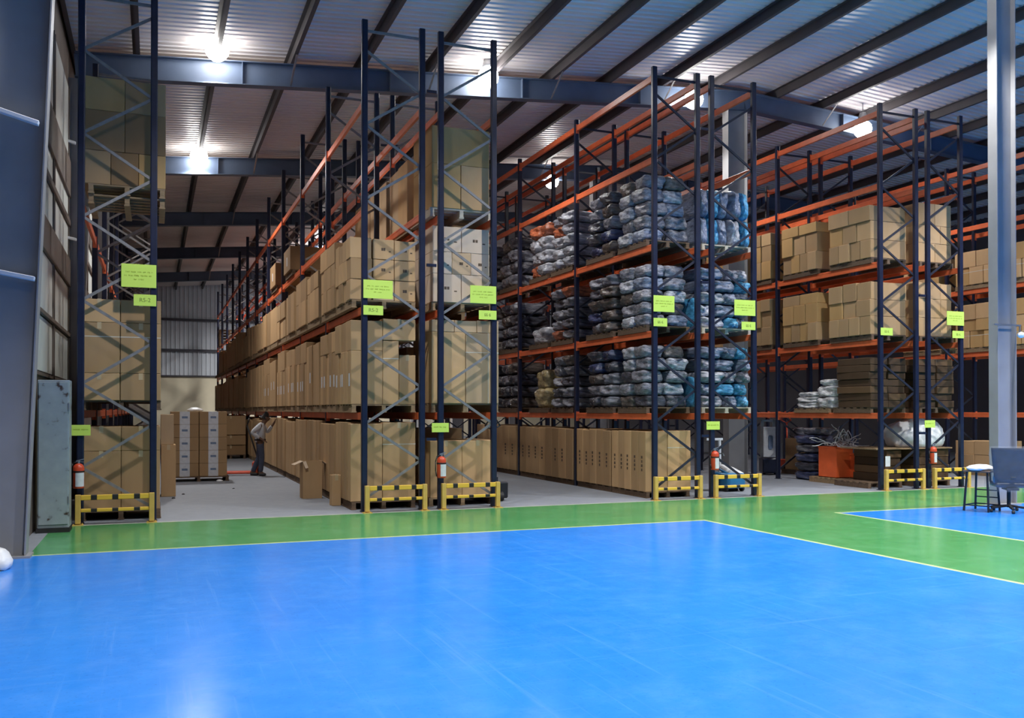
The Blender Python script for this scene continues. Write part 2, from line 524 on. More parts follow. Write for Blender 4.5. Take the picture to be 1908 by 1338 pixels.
FRAMES = [-18.3, -10.7, -3.1, 4.4, 12.0, 19.6, 27.2, 34.8]
for y in FRAMES:
    h_column('side_column', 0, y, 8.15, 0.34, 0.62 if y > 0 else 0.66, 0.26, fixed_left=-1.72)
    if y > -18:
        h_column('ridge_column', 14.24 if y < 0 else 13.85, y, zbot(14.0) + 0.02, 0.44 if y < 0 else 0.56, 0.46 if y < 0 else 0.58, 0.19 if y < 0 else 0.25)
    # roof beam: a web and two flanges following the roof pitch, with stiffener plates
    for (xa, xb) in ((-1.45, RIDGE), (RIDGE, XR - 0.2)):
        b = MB()
        h = 0.47
        pa, pb = Vector((xa, y, zbot(xa))), Vector((xb, y, zbot(xb)))
        up = Vector((0, 0, h))
        b.bar(pa, pb, 0.22, 0.016, up=(0, 0, 1))
        b.bar(pa + up, pb + up, 0.22, 0.016, up=(0, 0, 1))
        b.bar(pa + up / 2, pb + up / 2, 0.010, h, up=(0, 0, 1))
        n = int((xb - xa) / 3.0)
        for k in range(1, n):
            x = xa + (xb - xa) * k / n
            b.box((x, y, zbot(x) + h / 2), (0.012, 0.2, h - 0.02))
        struct('roof_beam', b.mesh('roof_beam', 'beam'))
        # thin fly braces from the bottom flange up to the purlins
        for x in (2.65, 5.65, 8.65, 11.65) if xa < 0 else (16.6, 19.6, 22.6):
            struct('brace_trim', MB().bar((x, y - 0.06, zbot(x) + 0.03), (x + 0.05, y - 0.62, zbot(x) + 0.5), 0.04, 0.008).mesh('fly_brace', 'galv'))

px = [1.15 - 3.0 + 1.5 * k for k in range(11)] + [15.1 + 1.5 * k for k in range(10)]
px[0] = -1.5
for x in px:
    b = MB()
    z = zbot(x) + 0.49
    yA, yB = YB + 0.05, YF - 0.05
    b.box((x, (yA + yB) / 2, z + 0.10), (0.012, yB - yA, 0.20))
    b.box((x + 0.035, (yA + yB) / 2, z + 0.006), (0.075, yB - yA, 0.012))
    b.box((x - 0.035, (yA + yB) / 2, z + 0.206), (0.075, yB - yA, 0.012))
    struct('purlin_beam', b.mesh('purlin', 'purlin'))

# pale stiffener bars across the two side columns that show
for (y, xa, za, xb, zb) in [(-3.24, -1.70, 5.14, -1.25, 5.02), (-3.24, -1.70, 3.285, -1.285, 3.215), (4.25, -1.70, 6.9, -1.42, 6.84), (4.25, -1.71, 5.04, -1.40, 4.98)]:
    struct('stiffener_trim', MB().bar((xa, y, za), (xb, y, zb), 0.09, 0.05, bevel=0.006).mesh('stiffener', 'white_paint'))


# ------------------------------------------------------------------ lamps
def lamp_proto():
    r = thing('high_bay_lamp', '', 'lamp')
    obj('housing', MB().lathe([(0.04, 0.46), (0.08, 0.45), (0.10, 0.38), (0.13, 0.30), (0.14, 0.21), (0.12, 0.21)], n=20).mesh('lamp_housing', 'lamp_body', True), r)
    obj('globe', MB().lathe([(0.0, -0.235), (0.09, -0.218), (0.165, -0.165), (0.215, -0.09), (0.235, 0.0), (0.215, 0.10), (0.165, 0.17), (0.10, 0.215), (0.0, 0.22)], n=24).mesh('lamp_globe', 'lamp_glow', True), r)
    return r


lamp0 = lamp_proto()
lamp_used = [False]


def place_lamp(x, y, z, label, watts, cone=126, blend=0.5):
    if not lamp_used[0]:
        r = lamp0; lamp_used[0] = True
    else:
        r = lamp0.copy(); C.objects.link(r)
        for ch in list(lamp0.children):
            if ch.type == 'MESH' and ch.name.split('.')[0] in ('housing', 'globe'):
                c = ch.copy(); C.objects.link(c); c.parent = r
    r.location = (x, y, z)
    tag(r, label, 'lamp', 'high bay lamps under the roof')
    top = zsh(x) - z + 0.02
    obj('hanging_rod', MB().cyl((0, 0, 0.44), (0, 0, top), 0.012, n=8).mesh('hanging_rod', 'lamp_body'), r)
    ld = bpy.data.lights.new('lamp_light', 'SPOT')
    ld.energy = watts; ld.color = LAMP_COL
    ld.spot_size = math.radians(cone); ld.spot_blend = blend; ld.shadow_soft_size = 0.14
    lo = bpy.data.objects.new('lamp_light', ld); C.objects.link(lo)
    lo.parent = r; lo.location = (0, 0, -0.28)
    return r


place_lamp(1.15, 3.95, 8.92, "lit lamp before the first roof beam, over the worker's aisle", LAMP_W)
place_lamp(1.15, 11.75, 8.83, "lit lamp at the second roof beam, over the worker's aisle", LAMP_W * 2.6, 154, 0.9)
place_lamp(6.95, 4.0, 9.17, 'lit lamp in line with the post of the pale-carton rack', LAMP_W)
place_lamp(12.35, 4.0, 9.37, 'lit lamp above the double rack of grey bales and blue bundles', LAMP_W)
place_lamp(12.15, 12.1, 9.24, 'lit lamp seen through the upper bays of the grey-bale rack', LAMP_W)
place_lamp(17.66, 4.0, 9.24, 'lit lamp level with the top beams of the orange-bin rack', LAMP_W)
for x, y in ((7.2, 27.3), (7.2, 35.0), (12.5, 30.0)):  # extra unseen lamps, added to brighten the far aisle and end wall
    place_lamp(x, y, zbot(x) + 0.25, 'added unseen lamp behind the loaded racks, brightening the far end', LAMP_W * 4.6, 164, 0.6)
for x in (1.15, 7.2, 12.5, 17.8, 23.5):
    for y in (-3.7, -11.3):
        place_lamp(x, y, zbot(x) + 0.25, 'lit lamp over the painted floor', FRONT_W * (1.75 if x > 15 else 1.25 if x > 10 else 0.85 if x < 2 else 1.0) * (1.0 if y > -5 else 1.7), 124 if y > -5 else 120, 0.5 if y > -5 else 0.30)

# ------------------------------------------------------------------ racks
BAY = 3.4
HT = 8.26
POST = {'A': (-1.027, -0.013), 'B': (3.27, 4.27), 'C': (4.605, 5.585), 'D': (8.86, 9.82), 'E': (10.145, 11.14), 'F': (14.395, 15.385), 'G': (15.73, 16.69), 'H': (20.0, 21.0)}
RN = {'A': 'side-wall rack', 'B': "worker's aisle rack", 'C': 'pale-carton rack', 'D': 'grey-bale rack', 'E': 'blue-bundle rack', 'F': 'orange-bin rack', 'G': 'white-sack rack', 'H': 'pillar rack'}
LV = {'A': [1.70, 4.88], 'B': [1.66, 3.45, 5.10, 6.92], 'C': [1.66, 3.45, 5.10, 6.92], 'H': [1.64, 3.22, 4.88, 6.55, 8.10]}
for k in 'DEFG':
    LV[k] = [1.64, 3.22, 4.88, 6.55, 8.12]
FARX = 4
NB = {'A': 10, 'B': 11, 'C': 11, 'D': 7, 'E': 7, 'F': 6, 'G': 6, 'H': 5}
RL = {'A': 'navy pallet rack along the grey side wall, next to the rusty cabinet',
      'B': "navy pallet rack facing the aisle where the worker stands, loaded with tall cartons",
      'C': 'navy pallet rack with pale whitish cartons, back to back with the tall-carton rack',
      'D': 'navy and orange pallet rack holding grey wrapped bales above a row of tall cartons',
      'E': 'navy and orange pallet rack with blue wrapped bundles at its end',
      'F': 'navy and orange pallet rack with an orange bin at its foot and white bags above',
      'G': 'navy and orange pallet rack with a big white sack near the floor',
      'H': 'navy and orange pallet rack partly hidden by the tall steel pillar'}


def post_mesh(HT=HT):
    # omega section: open at the back, with lips
    t = 0.006
    out = [(-0.05, 0.035), (-0.05, -0.028), (-0.035, -0.04), (0.035, -0.04), (0.05, -0.028), (0.05, 0.035), (0.028, 0.035), (0.028, 0.035 - t), (0.05 - t, 0.035 - t),
           (0.05 - t, -0.026), (0.033, -0.04 + t), (-0.033, -0.04 + t), (-0.05 + t, -0.026), (-0.05 + t, 0.035 - t), (-0.028, 0.035 - t), (-0.028, 0.035)]
    b = MB()
    b.extrude(out, HT - 0.012, Matrix.Translation((0, 0, 0.012)))
    return b.mesh('post', 'navy')


POSTM = post_mesh()
POSTA = post_mesh(8.12)
FOOTM = MB().box((0, 0, 0.006), (0.12, 0.14, 0.012), bevel=0.002).cyl((0.04, 0.055, 0.01), (0.04, 0.055, 0.03), 0.01, n=6).cyl((-0.04, -0.055, 0.01), (-0.04, -0.055, 0.03), 0.01, n=6).mesh('foot_plate', 'navy')
_bc = {}


def brace_mesh(wd, dz, kind):
    k = (round(wd, 3), round(dz, 3), kind)
    if k not in _bc:
        b = MB()
        p0, p1 = Vector((0, 0, 0)), Vector((wd, 0, dz))
        b.bar(p0, p1, 0.005, 0.042, up=(0, 0, 1) if abs(dz) < 2 else (0, 1, 0))
        n = (p1 - p0).normalized()
        q = Vector((-n.z, 0, n.x)) * 0.019
        b.bar(p0 + q + Vector((0, 0.012, 0)), p1 + q + Vector((0, 0.012, 0)), 0.024, 0.005, up=(-n.z, 0, n.x))
        b.bar(p0 - q + Vector((0, 0.012, 0)), p1 - q + Vector((0, 0.012, 0)), 0.024, 0.005, up=(-n.z, 0, n.x))
        _bc[k] = b.mesh('brace', 'dark_brace' if kind in 'DEFGH' else 'galv')
    return _bc[k]


def beam_mesh(L, m='orange'):
    k = ('beam', round(L, 3))
    if k not in _bc:
        b = MB()
        b.box((0, 0, -0.062), (0.05, L - 0.01, 0.124), bevel=0.006)
        b.box((0.0, 0, -0.03), (0.056, L - 0.01, 0.014))
        for s in (-1, 1):
            b.box((0.0, s * (L / 2 - 0.003), -0.075), (0.07, 0.006, 0.21))
            b.box((-0.034, s * (L / 2 + 0.03), -0.075), (0.006, 0.065, 0.21))
        _bc[k] = b.mesh('beam', m)
    return _bc[k]


RACK = {}


def build_rack(k):
    x0, x1 = POST[k]
    rk = thing('pallet_rack', RL[k], 'pallet rack', (0, 0, 0), 0, 'rows of pallet racks')
    RACK[k] = rk
    flip = k in 'ACEG'
    nodes = [0.21 + 0.63 * i for i in range(13)]
    for n in range(NB[k] + 1):
        y = n * BAY
        f = bpy.data.objects.new('upright_frame', None); C.objects.link(f); f.parent = rk; f.location = (0, y, 0)
        for x in (x0, x1):
            obj('post', POSTA if k == 'A' else POSTM, f, (x, 0, 0))
            if n < 3:
                obj('foot_plate', FOOTM, f, (x, 0, 0))
        wd = x1 - x0 - 0.03
        for i, (za, zb) in enumerate(zip(nodes, nodes[1:])):
            up = (i % 2 == 0) != flip
            # braces run corner to corner, alternating
            if up:
                obj('brace', brace_mesh(wd, zb - za, k), f, (x0 + 0.015, 0.012, za))
            else:
                obj('brace', brace_mesh(wd, za - zb, k), f, (x0 + 0.015, 0.012, zb))
        obj('top_brace', brace_mesh(wd, 0.0, k), f, (x0 + 0.015, 0.012, (8.12 if k == 'A' else HT) - 0.17))
    for n in range(NB[k]):
        for z in LV[k]:
            for x in (x0, x1):
                obj('beam', beam_mesh(BAY - 0.10), rk, (x, n * BAY + BAY / 2, z), (0, 0, 0 if x == x0 else PI))
    if k in 'BDF':   # short spacers to the rack behind
        nx = {'B': 'C', 'D': 'E', 'F': 'G'}[k]
        for n in range(4):
            for z in (1.2, 4.2, 7.2):
                obj('row_spacer', MB().box(((x1 + POST[nx][0]) / 2, n * BAY, z), (POST[nx][0] - x1 - 0.16, 0.04, 0.05)).mesh('row_spacer', 'navy'), rk)


for k in 'ABCDEFGH':
    build_rack(k)


# ------------------------------------------------------------------ pallets, cartons, bales
def pallet_parts(w, d, h, m):
    deck, low, blk = [], [], []
    n = 6
    for i in range(n):
        deck.append(MB().box((0, -d / 2 + 0.05 + (d - 0.1) * i / (n - 1), h - 0.011), (w, 0.10, 0.022)))
    for x in (-w / 2 + 0.04, 0, w / 2 - 0.04):
        blk.append(MB().box((x, 0, h / 2), (0.07, d, h - 0.046)))
        low.append(MB().box((x, 0, 0.012), (0.09, d, 0.022)))
    return [('deck_board', a.mesh('deck_board', m)) for a in deck] + [('stringer', a.mesh('stringer', m)) for a in blk] + [('bottom_board', a.mesh('bottom_board', m)) for a in low]


_pm = {}


def pallet(x0, x1, y0, y1, z, label, h=0.14, m='wood', detail=True, cat='pallet', group='wooden pallets under the loads'):
    w, d = round(x1 - x0, 2), round(y1 - y0, 2)
    key = (w, d, h, m, detail)
    if key not in _pm:
        if detail:
            _pm[key] = pallet_parts(w, d, h, m)
        else:
            b = MB()
            for nme, me in pallet_parts(w, d, h, m):
                b.bm.from_mesh(me)
            _pm[key] = b.mesh('pallet', m)
    if detail:
        t = thing('pallet', label, cat, ((x0 + x1) / 2, (y0 + y1) / 2, z), 0, group)
        for nme, me in _pm[key]:
            obj(nme, me, t)
        return t
    o = obj('pallet', _pm[key], None, ((x0 + x1) / 2, (y0 + y1) / 2, z))
    return tag(o, label, cat, group)


_cm = {}


def carton_mesh(dx, dy, dz):
    k = tuple(round(v, 2) for v in (dx, dy, dz))
    if k not in _cm:
        b = MB()
        b.box((0, 0, k[2] / 2), k, bevel=0.008)
        _cm[k] = b.mesh('carton', 'carton')
        # a slit between the two top flaps
        bm = bmesh.new(); bm.from_mesh(_cm[k])
        r = bmesh.ops.bisect_plane(bm, geom=bm.verts[:] + bm.edges[:] + bm.faces[:], plane_co=(0.004, 0, 0), plane_no=(1, 0, 0))
        r = bmesh.ops.bisect_plane(bm, geom=bm.verts[:] + bm.edges[:] + bm.faces[:], plane_co=(-0.004, 0, 0), plane_no=(1, 0, 0))
        for v in bm.verts:
            if abs(v.co.x) < 0.0045 and v.co.z > k[2] - 0.004 and abs(v.co.y) < k[1] / 2 - 0.004:
                v.co.z -= 0.006
        bm.to_mesh(_cm[k]); bm.free()
    return _cm[k], k


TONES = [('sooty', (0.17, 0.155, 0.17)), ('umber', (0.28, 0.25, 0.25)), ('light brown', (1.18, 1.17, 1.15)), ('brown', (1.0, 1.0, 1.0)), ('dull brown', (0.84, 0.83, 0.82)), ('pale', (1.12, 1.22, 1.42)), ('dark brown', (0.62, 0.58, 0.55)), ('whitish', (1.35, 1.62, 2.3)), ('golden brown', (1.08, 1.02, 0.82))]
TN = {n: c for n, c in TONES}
_strapc = {}
n_cart = [0]


def carton(x0, x1, y0, y1, z0, z1, tone, label, group, rz=0.0, extras=(), cat='carton', name='carton'):
    """extras: 'tape', 'label', 'strap', 'ink', 'lowlabel'"""
    me, (dx, dy, dz) = carton_mesh(x1 - x0, y1 - y0, z1 - z0)
    o = obj(name, me, None, ((x0 + x1) / 2, (y0 + y1) / 2, z0), (0, 0, rz))
    c = TN[tone]; j = R.uniform(0.93, 1.07)
    o.color = (c[0] * j, c[1] * j, c[2] * j, 1)
    tag(o, label, cat, group)
    n_cart[0] += 1
    for e in extras:
        key = (e, dx, dy, dz)
        if key not in _strapc:
            b = MB(); m = 'tape'
            if e == 'tape':
                b.box((0, 0, dz + 0.001), (0.06, dy, 0.002))
                b.box((0, -dy / 2 - 0.001, dz - 0.05), (0.06, 0.002, 0.10)); b.box((0, dy / 2 + 0.001, dz - 0.05), (0.06, 0.002, 0.10))
            elif e == 'strap':
                m = 'strap'; z = dz * 0.72
                for s in (-1, 1):
                    b.box((0, s * (dy / 2 + 0.001), z), (dx + 0.004, 0.002, 0.014)); b.box((s * (dx / 2 + 0.001), 0, z), (0.002, dy + 0.004, 0.014))
            elif e == 'vstrap':
                m = 'strap'; x = dx * 0.18
                b.box((x, -dy / 2 - 0.001, dz / 2), (0.014, 0.002, dz)); b.box((x, dy / 2 + 0.001, dz / 2), (0.014, 0.002, dz)); b.box((x, 0, dz + 0.001), (0.014, dy, 0.002))
            elif e == 'label':
                m = 'label'; b.box((-dx / 2 - 0.001, 0, dz * 0.46), (0.002, min(0.11, dy * 0.55), 0.22))
            elif e == 'front_label':
                m = 'label'; b.box((0, -dy / 2 - 0.001, dz * 0.5), (dx * 0.36, 0.002, dz - 0.004))
            elif e == 'ink':
                m = 'ink'
                for q in range(4):
                    b.box((-dx / 2 - 0.001, 0.0, dz * (0.36 + 0.07 * q)), (0.002, dy * (0.16 + 0.05 * (q % 2)), dz * 0.045))
            elif e == 'front_ink':
                m = 'ink'
                for q in (-0.06, 0.04):
                    b.box((q * dx, -dy / 2 - 0.001, dz * 0.5), (0.05 * dx + 0.015, 0.002, 0.05))
                b.box((0.3 * dx, -dy / 2 - 0.001, dz * 0.4), (0.10 * dx, 0.002, 0.02))
            _strapc[key] = b.mesh(e, m)
        nm = {'tape': 'tape_strip', 'strap': 'strapping_band', 'vstrap': 'strapping_band', 'label': 'paper_label', 'front_label': 'paper_label', 'ink': 'printed_marks', 'front_ink': 'printed_marks'}[e]
        obj(nm, _strapc[key], o)
    return o


LVN = {0: 'floor level', 1: 'first beam', 2: 'second beam', 3: 'third beam'}


def run(k, lvl, pal, x0, x1, y0, y1, z0, layers, tones, extras=lambda layer, i: (), shape='', gap=0.008, jit=0.012, wall='along'):
    """one pallet load: layers = list of (height, number of cartons along y) seen from the aisle; returns the top"""
    z = z0
    for li, (h, n) in enumerate(layers):
        d = (y1 - y0) / n
        lay = {1: ['single'], 2: ['lower', 'upper'], 3: ['bottom', 'middle', 'top']}.get(len(layers), [ordn(q) for q in range(len(layers))])[li]
        for i in range(n):
            tone = R.choice(tones)
            hh = h - R.choice((0, 0, 0, 0.01, 0.02))
            if li < len(layers) - 1:
                hh = h
            off = R.uniform(-jit, jit)
            carton(x0 + off, x1 + off, y0 + d * i + gap / 2, y0 + d * (i + 1) - gap / 2, z, z + hh, tone,
                   '%s %scarton, %s in %s layer, %s pallet, %s, %s' % (tone, shape, ordn(i), lay, ordn(pal), LVN[lvl], RN[k]),
                   'cartons on the %s' % RN[k], 0, extras(li, i))
        z += h
    return z


def front_grid(k, lvl, x0, x1, y0, y1, z0, cols, layers, tones, extras=lambda li, i: (), gap=0.008):
    """cartons side by side across the rack end; layers = heights from the bottom, cols a count or list of counts"""
    z = z0
    for li, h in enumerate(layers):
        n = cols[li] if isinstance(cols, (list, tuple)) else cols
        d = (x1 - x0) / n
        lay = {1: ['single'], 2: ['lower', 'upper'], 3: ['bottom', 'middle', 'top']}.get(len(layers), [ordn(q) for q in range(len(layers))])[li]
        for i in range(n):
            tone = R.choice(tones)
            pos = 'only' if n == 1 else ['left', 'right'][i] if n == 2 else ['left', 'middle', 'right'][i] if n == 3 else ordn(i) + ' from left'
            carton(x0 + d * i + gap / 2, x0 + d * (i + 1) - gap / 2, y0, y1, z, z + h - (0.0 if li < len(layers) - 1 else R.choice((0, 0.015))), tone,
                   '%s carton, %s of %s layer, end of %s, %s' % (tone, pos, lay, RN[k], LVN[lvl]),
                   'cartons at the ends of the racks', 0, extras(li, i))
        z += h
    return z


BR = ['light brown', 'brown', 'brown', 'dull brown']

# ---- side-wall rack (A)
xa0, xa1 = -1.05, 0.10
pallet(xa0, xa1, 0.28, 1.45, 0.0, 'dark wooden pallet on the floor under the end of the side-wall rack', 0.15, 'wood_dark')
front_grid('A', 0, xa0 + 0.01, xa1 - 0.01, 0.28, 1.40, 0.15, 2, [0.92, 0.38], ['brown', 'dull brown'], lambda li, i: ('tape',))
pallet(xa0, xa1, 0.25, 1.45, 1.70, 'wooden pallet on the first beam at the end of the side-wall rack', 0.15, 'wood_dark')
front_grid('A', 1, xa0 - 0.03, xa1, 0.22, 1.40, 1.85, 2, [0.42, 0.78, 0.36], ['brown', 'light brown', 'dull brown'], lambda li, i: ('strap', 'tape') if li == 1 else ('tape',))
pallet(xa0 + 0.1, xa1 + 0.05, 0.30, 1.5, 4.88, 'wooden pallet high on the second beam of the side-wall rack', 0.15)
pallet(xa0 + 0.1, xa1 + 0.05, 0.25, 1.45, 5.03, 'wooden pallet stacked on another, high on the side-wall rack', 0.15)
front_grid('A', 2, xa0 + 0.02, xa1 + 0.06, 0.25, 1.40, 5.18, [3, 2, 2], [0.52, 0.62, 0.52], ['dull brown', 'golden brown', 'dark brown'])
for n, (y0, y1) in enumerate([(1.8, 3.2), (3.6, 4.9)]):
    for lvl, z in ((0, 0.0), (1, 1.70)):
        pallet(xa0, xa1 - 0.08, y0, y1, z, 'wooden pallet, %s behind the end one, %s, side-wall rack' % (ordn(n), LVN[lvl]), 0.15, 'wood_dark', False)
        run('A', lvl, n + 1, xa0, xa1 - 0.06, y0, y1, z + 0.15, [(1.2, 1)] if lvl == 0 else [(0.75, 1), (0.62, 1)], ['brown', 'dull brown'])

# ---- worker's aisle rack (B)
xb0, xb1 = 3.10, 4.24
extra_far = MB()


def b_bay(n):
    y = n * BAY
    return [(y + (0.30 if n == 0 else 0.10), y + 1.66), (y + 1.74, y + 3.30)]


# bays from FARX on are a few pixels each: kept as one mass of cartons
for n in range(11):
    for q, (y0, y1) in enumerate(b_bay(n)):
        pal = n * 2 + q
        near = n < 2
        # floor level: tall cartons standing side by side
        if n < FARX:
            pallet(xb0 + 0.02, xb1, y0, y1, 0.0, 'wooden pallet, %s from the front on the floor, %s' % (ordn(pal), RN['B']), 0.14, 'wood_dark', near)
            pallet(xb0 + 0.02, xb1, y0, y1, LV['B'][0], 'wooden pallet, %s from the front on the first beam, %s' % (ordn(pal), RN['B']), 0.14, 'wood', near)
            pallet(xb0 + 0.02, xb1, y0, y1, LV['B'][1], 'wooden pallet, %s from the front on the second beam, %s' % (ordn(pal), RN['B']), 0.14, 'wood', near)
            cnt = 5 if n < 2 else 4 if n < 3 else 3 if n < 4 else 2
            x1 = xb0 + 0.55 if (n == 0 and q == 0) else xb1
            run('B', 0, pal, xb0, x1, y0, y1, 0.14, [(1.35 - 0.05 * (pal % 3 == 1), cnt)], ['brown', 'dull brown'], lambda li, i: ('tape',) if near else (), 'tall ')
            z = LV['B'][0] + 0.14
            lay = [[(0.92, cnt), (0.52, max(2, cnt - 2))], [(0.98, cnt), (0.40, max(2, cnt - 1))], [(0.95, cnt), (0.46, 2)], [(1.28, max(2, cnt - 1))]][(pal * 7 + 1) % 4 if pal > 1 else (0 if pal == 0 else 1)]
            run('B', 1, pal, xb0, x1, y0, y1, z, lay, BR, lambda li, i: (('label',) if li == 0 and n < 4 and R.random() < 0.62 else ()), '', 0.012, 0.02)
            z = LV['B'][1] + 0.14
            lay = [[(0.355, 4)] * 3, [(0.42, 4), (0.42, 4), (0.40, 2)], [(0.62, 4), (0.36, 3)], [(0.55, 3), (0.50, 2)], [(0.95, 3)], [(0.48, 3), (0.44, 2)], [(0.98, 3)]][pal if pal < 7 else 3 + pal % 4]
            if n >= 3:
                lay = [(h, max(2, c - 1)) for h, c in lay]
            run('B', 2, pal, xb0, xb0 + 0.37 if pal == 0 else xb1, y0, y1, z, lay, BR, lambda li, i: (), '', 0.012, 0.02)
        else:
            for z0, h in ((0.14, R.uniform(1.2, 1.35)), (LV['B'][0] + 0.14, R.uniform(1.0, 1.42)), (LV['B'][1] + 0.14, R.uniform(0.8, 1.2))):
                if n == 10 and z0 > 3:
                    continue
                m = 2
                for i in range(m):
                    d = (y1 - y0) / m
                    extra_far.box(((xb0 + xb1) / 2 + R.uniform(-.02, .02), y0 + d * (i + .5), z0 + h / 2 - R.choice((0, 0, .06)) / 2), (xb1 - xb0, d - 0.02, h), bevel=0.01)
            for z0 in (0.0, LV['B'][0], LV['B'][1]):
                pallet(xb0 + 0.02, xb1, y0, y1, z0, 'wooden pallet in the far bays, %s from the front, %s, %s' % (ordn(pal), 'floor' if z0 < 1 else 'first beam' if z0 < 3 else 'second beam', RN['B']), 0.14, 'wood', False)
fc = obj('distant_cartons', extra_far.mesh('distant_cartons', 'carton'))
fc['kind'] = 'stuff'
tag(fc, "distant brown cartons filling the farthest bays of the worker's aisle rack", 'carton')
# second columns that show at the rack end
carton(xb0 + 0.56, xb1, 0.30, 1.60, 0.14, 1.49, 'brown', "tall brown carton at the rack end, inner one on the floor, worker's aisle rack", 'cartons at the ends of the racks', 0, ('tape', 'strap'))
carton(xb0 + 0.56, xb0 + 0.84, 0.30, 1.60, 1.80, 2.90, 'light brown', "light brown carton, inner narrow one on first beam at end of worker's aisle rack", 'cartons at the ends of the racks', 0, ('strap',))
carton(xb0 + 0.85, xb1, 0.30, 1.60, 1.80, 2.66, 'brown', "brown carton, inner wide one on first beam at end of worker's aisle rack", 'cartons at the ends of the racks', 0, ('tape',))
carton(xb0 + 0.56, xb1, 0.30, 1.60, 2.91, 3.28, 'light brown', "flat light brown carton across the top, first beam, end of worker's aisle rack", 'cartons at the ends of the racks', 0, ('tape',))
front_grid('B', 2, xb0 + 0.38, xb1, 0.30, 0.66, 3.59, 2, [0.355] * 3, ['light brown', 'pale', 'light brown'], lambda li, i: ('front_ink',))
# boxes and pallets left on the third beam further back
for y in (8.0, 11.0):
    pallet(3.2, 4.2, y - 0.02, y + 1.2, 5.10, 'wooden pallet under the %s dark carton on the third beam' % ('nearer' if y < 9 else 'farther'), 0.12, 'wood_dark', False)
carton(3.15, 4.2, 8.0, 9.2, 5.22, 5.82, 'dark brown', "dark open carton on the third beam, worker's aisle rack, nearer one", 'cartons on the third beam', 0, ('label',))
carton(3.15, 4.2, 11.0, 12.2, 5.22, 5.85, 'dark brown', "dark carton on the third beam, worker's aisle rack, farther one", 'cartons on the third beam', 0, ('label',))
for i in range(6):
    pallet(3.2, 4.2, 35.0, 36.1, 5.10 + 0.145 * i, "empty wooden pallet, %s from below in the far stack on the third beam" % ordn(i), 0.145, 'wood', False, group='far stack of empty pallets')

# ---- pale-carton rack (C)
xc0, xc1 = 4.50, 5.76
pallet(xc0, xc1, 0.35, 1.55, 0.0, 'wooden pallet on the floor at the end of the pale-carton rack', 0.15, 'wood')
front_grid('C', 0, xc0 + 0.02, xc1 - 0.05, 0.35, 1.5, 0.15, 2, [1.02], ['light brown', 'brown'], lambda li, i: ('tape',))
carton(xc0 + 0.05, xc1 - 0.2, 1.7, 3.0, 0.0, 1.35, 'dull brown', 'dull brown tall carton behind the end pallet, floor level, pale-carton rack', 'cartons on the pale-carton rack')
pallet(xc0, xc1, 0.22, 1.5, 1.66, 'wooden pallet on the first beam at the end of the pale-carton rack', 0.16, 'wood')
front_grid('C', 1, xc0, xc1, 0.20, 1.4, 1.82, [2, 3], [1.26, 0.22], ['light brown', 'pale'], lambda li, i: ('strap', 'vstrap') if li == 0 and i == 1 else ())
pallet(xc0, xc1 - 0.1, 0.22, 1.5, 3.45, 'grey wooden pallet on the second beam at the end of the pale-carton rack', 0.15, 'wood')
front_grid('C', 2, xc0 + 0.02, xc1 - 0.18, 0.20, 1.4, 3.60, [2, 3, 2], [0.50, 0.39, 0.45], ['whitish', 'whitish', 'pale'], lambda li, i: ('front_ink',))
pallet(xc0 - 0.02, xc1 - 0.12, 0.22, 1.5, 5.10, 'white-edged wooden pallet on the third beam of the pale-carton rack', 0.16, 'wood_pale')
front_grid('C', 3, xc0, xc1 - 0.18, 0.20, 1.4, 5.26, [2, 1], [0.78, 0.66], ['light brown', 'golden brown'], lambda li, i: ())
for n, (y0, y1) in enumerate([(1.8, 3.25), (3.55, 5.0), (5.1, 6.6)]):
    for lvl in (1, 2, 3):
        pallet(xc0, xc1 - 0.1, y0, y1, LV['C'][lvl - 1], 'wooden pallet, %s behind the end one, %s, pale-carton rack' % (ordn(n), LVN[lvl]), 0.15, 'wood', False)
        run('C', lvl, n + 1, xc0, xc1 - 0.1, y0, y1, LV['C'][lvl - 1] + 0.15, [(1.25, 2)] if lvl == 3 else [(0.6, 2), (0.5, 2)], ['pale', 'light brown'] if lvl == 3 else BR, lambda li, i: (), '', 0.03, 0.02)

# ---- grey-bale rack (D): a row of tall printed cartons on the floor
xd0, xd1 = 8.80, 9.80
for pal, (y0, y1) in enumerate([(0.25, 1.65), (1.70, 3.28), (3.50, 5.0), (5.05, 6.68), (6.95, 8.4), (8.45, 10.0)]):
    pallet(xd0 + 0.02, xd1, y0, y1, 0.0, 'wooden pallet, %s from the front on the floor, grey-bale rack' % ordn(pal), 0.12, 'wood_dark', pal < 4)
    cnt = 5 if pal < 2 else 4 if pal < 4 else 3
    run('D', 0, pal, xd0, xd0 + 0.49 if pal == 0 else xd1, y0, y1, 0.12, [(1.17, cnt)], ['light brown', 'brown', 'dull brown'], lambda li, i: ('ink',) if R.random() < 0.75 else (), 'tall ')
carton(xd0 + 0.5, xd1 + 0.02, 0.25, 1.6, 0.12, 1.30, 'light brown', 'tall light brown carton, inner one at the end of the grey-bale rack', 'cartons at the ends of the racks', 0, ('strap',))

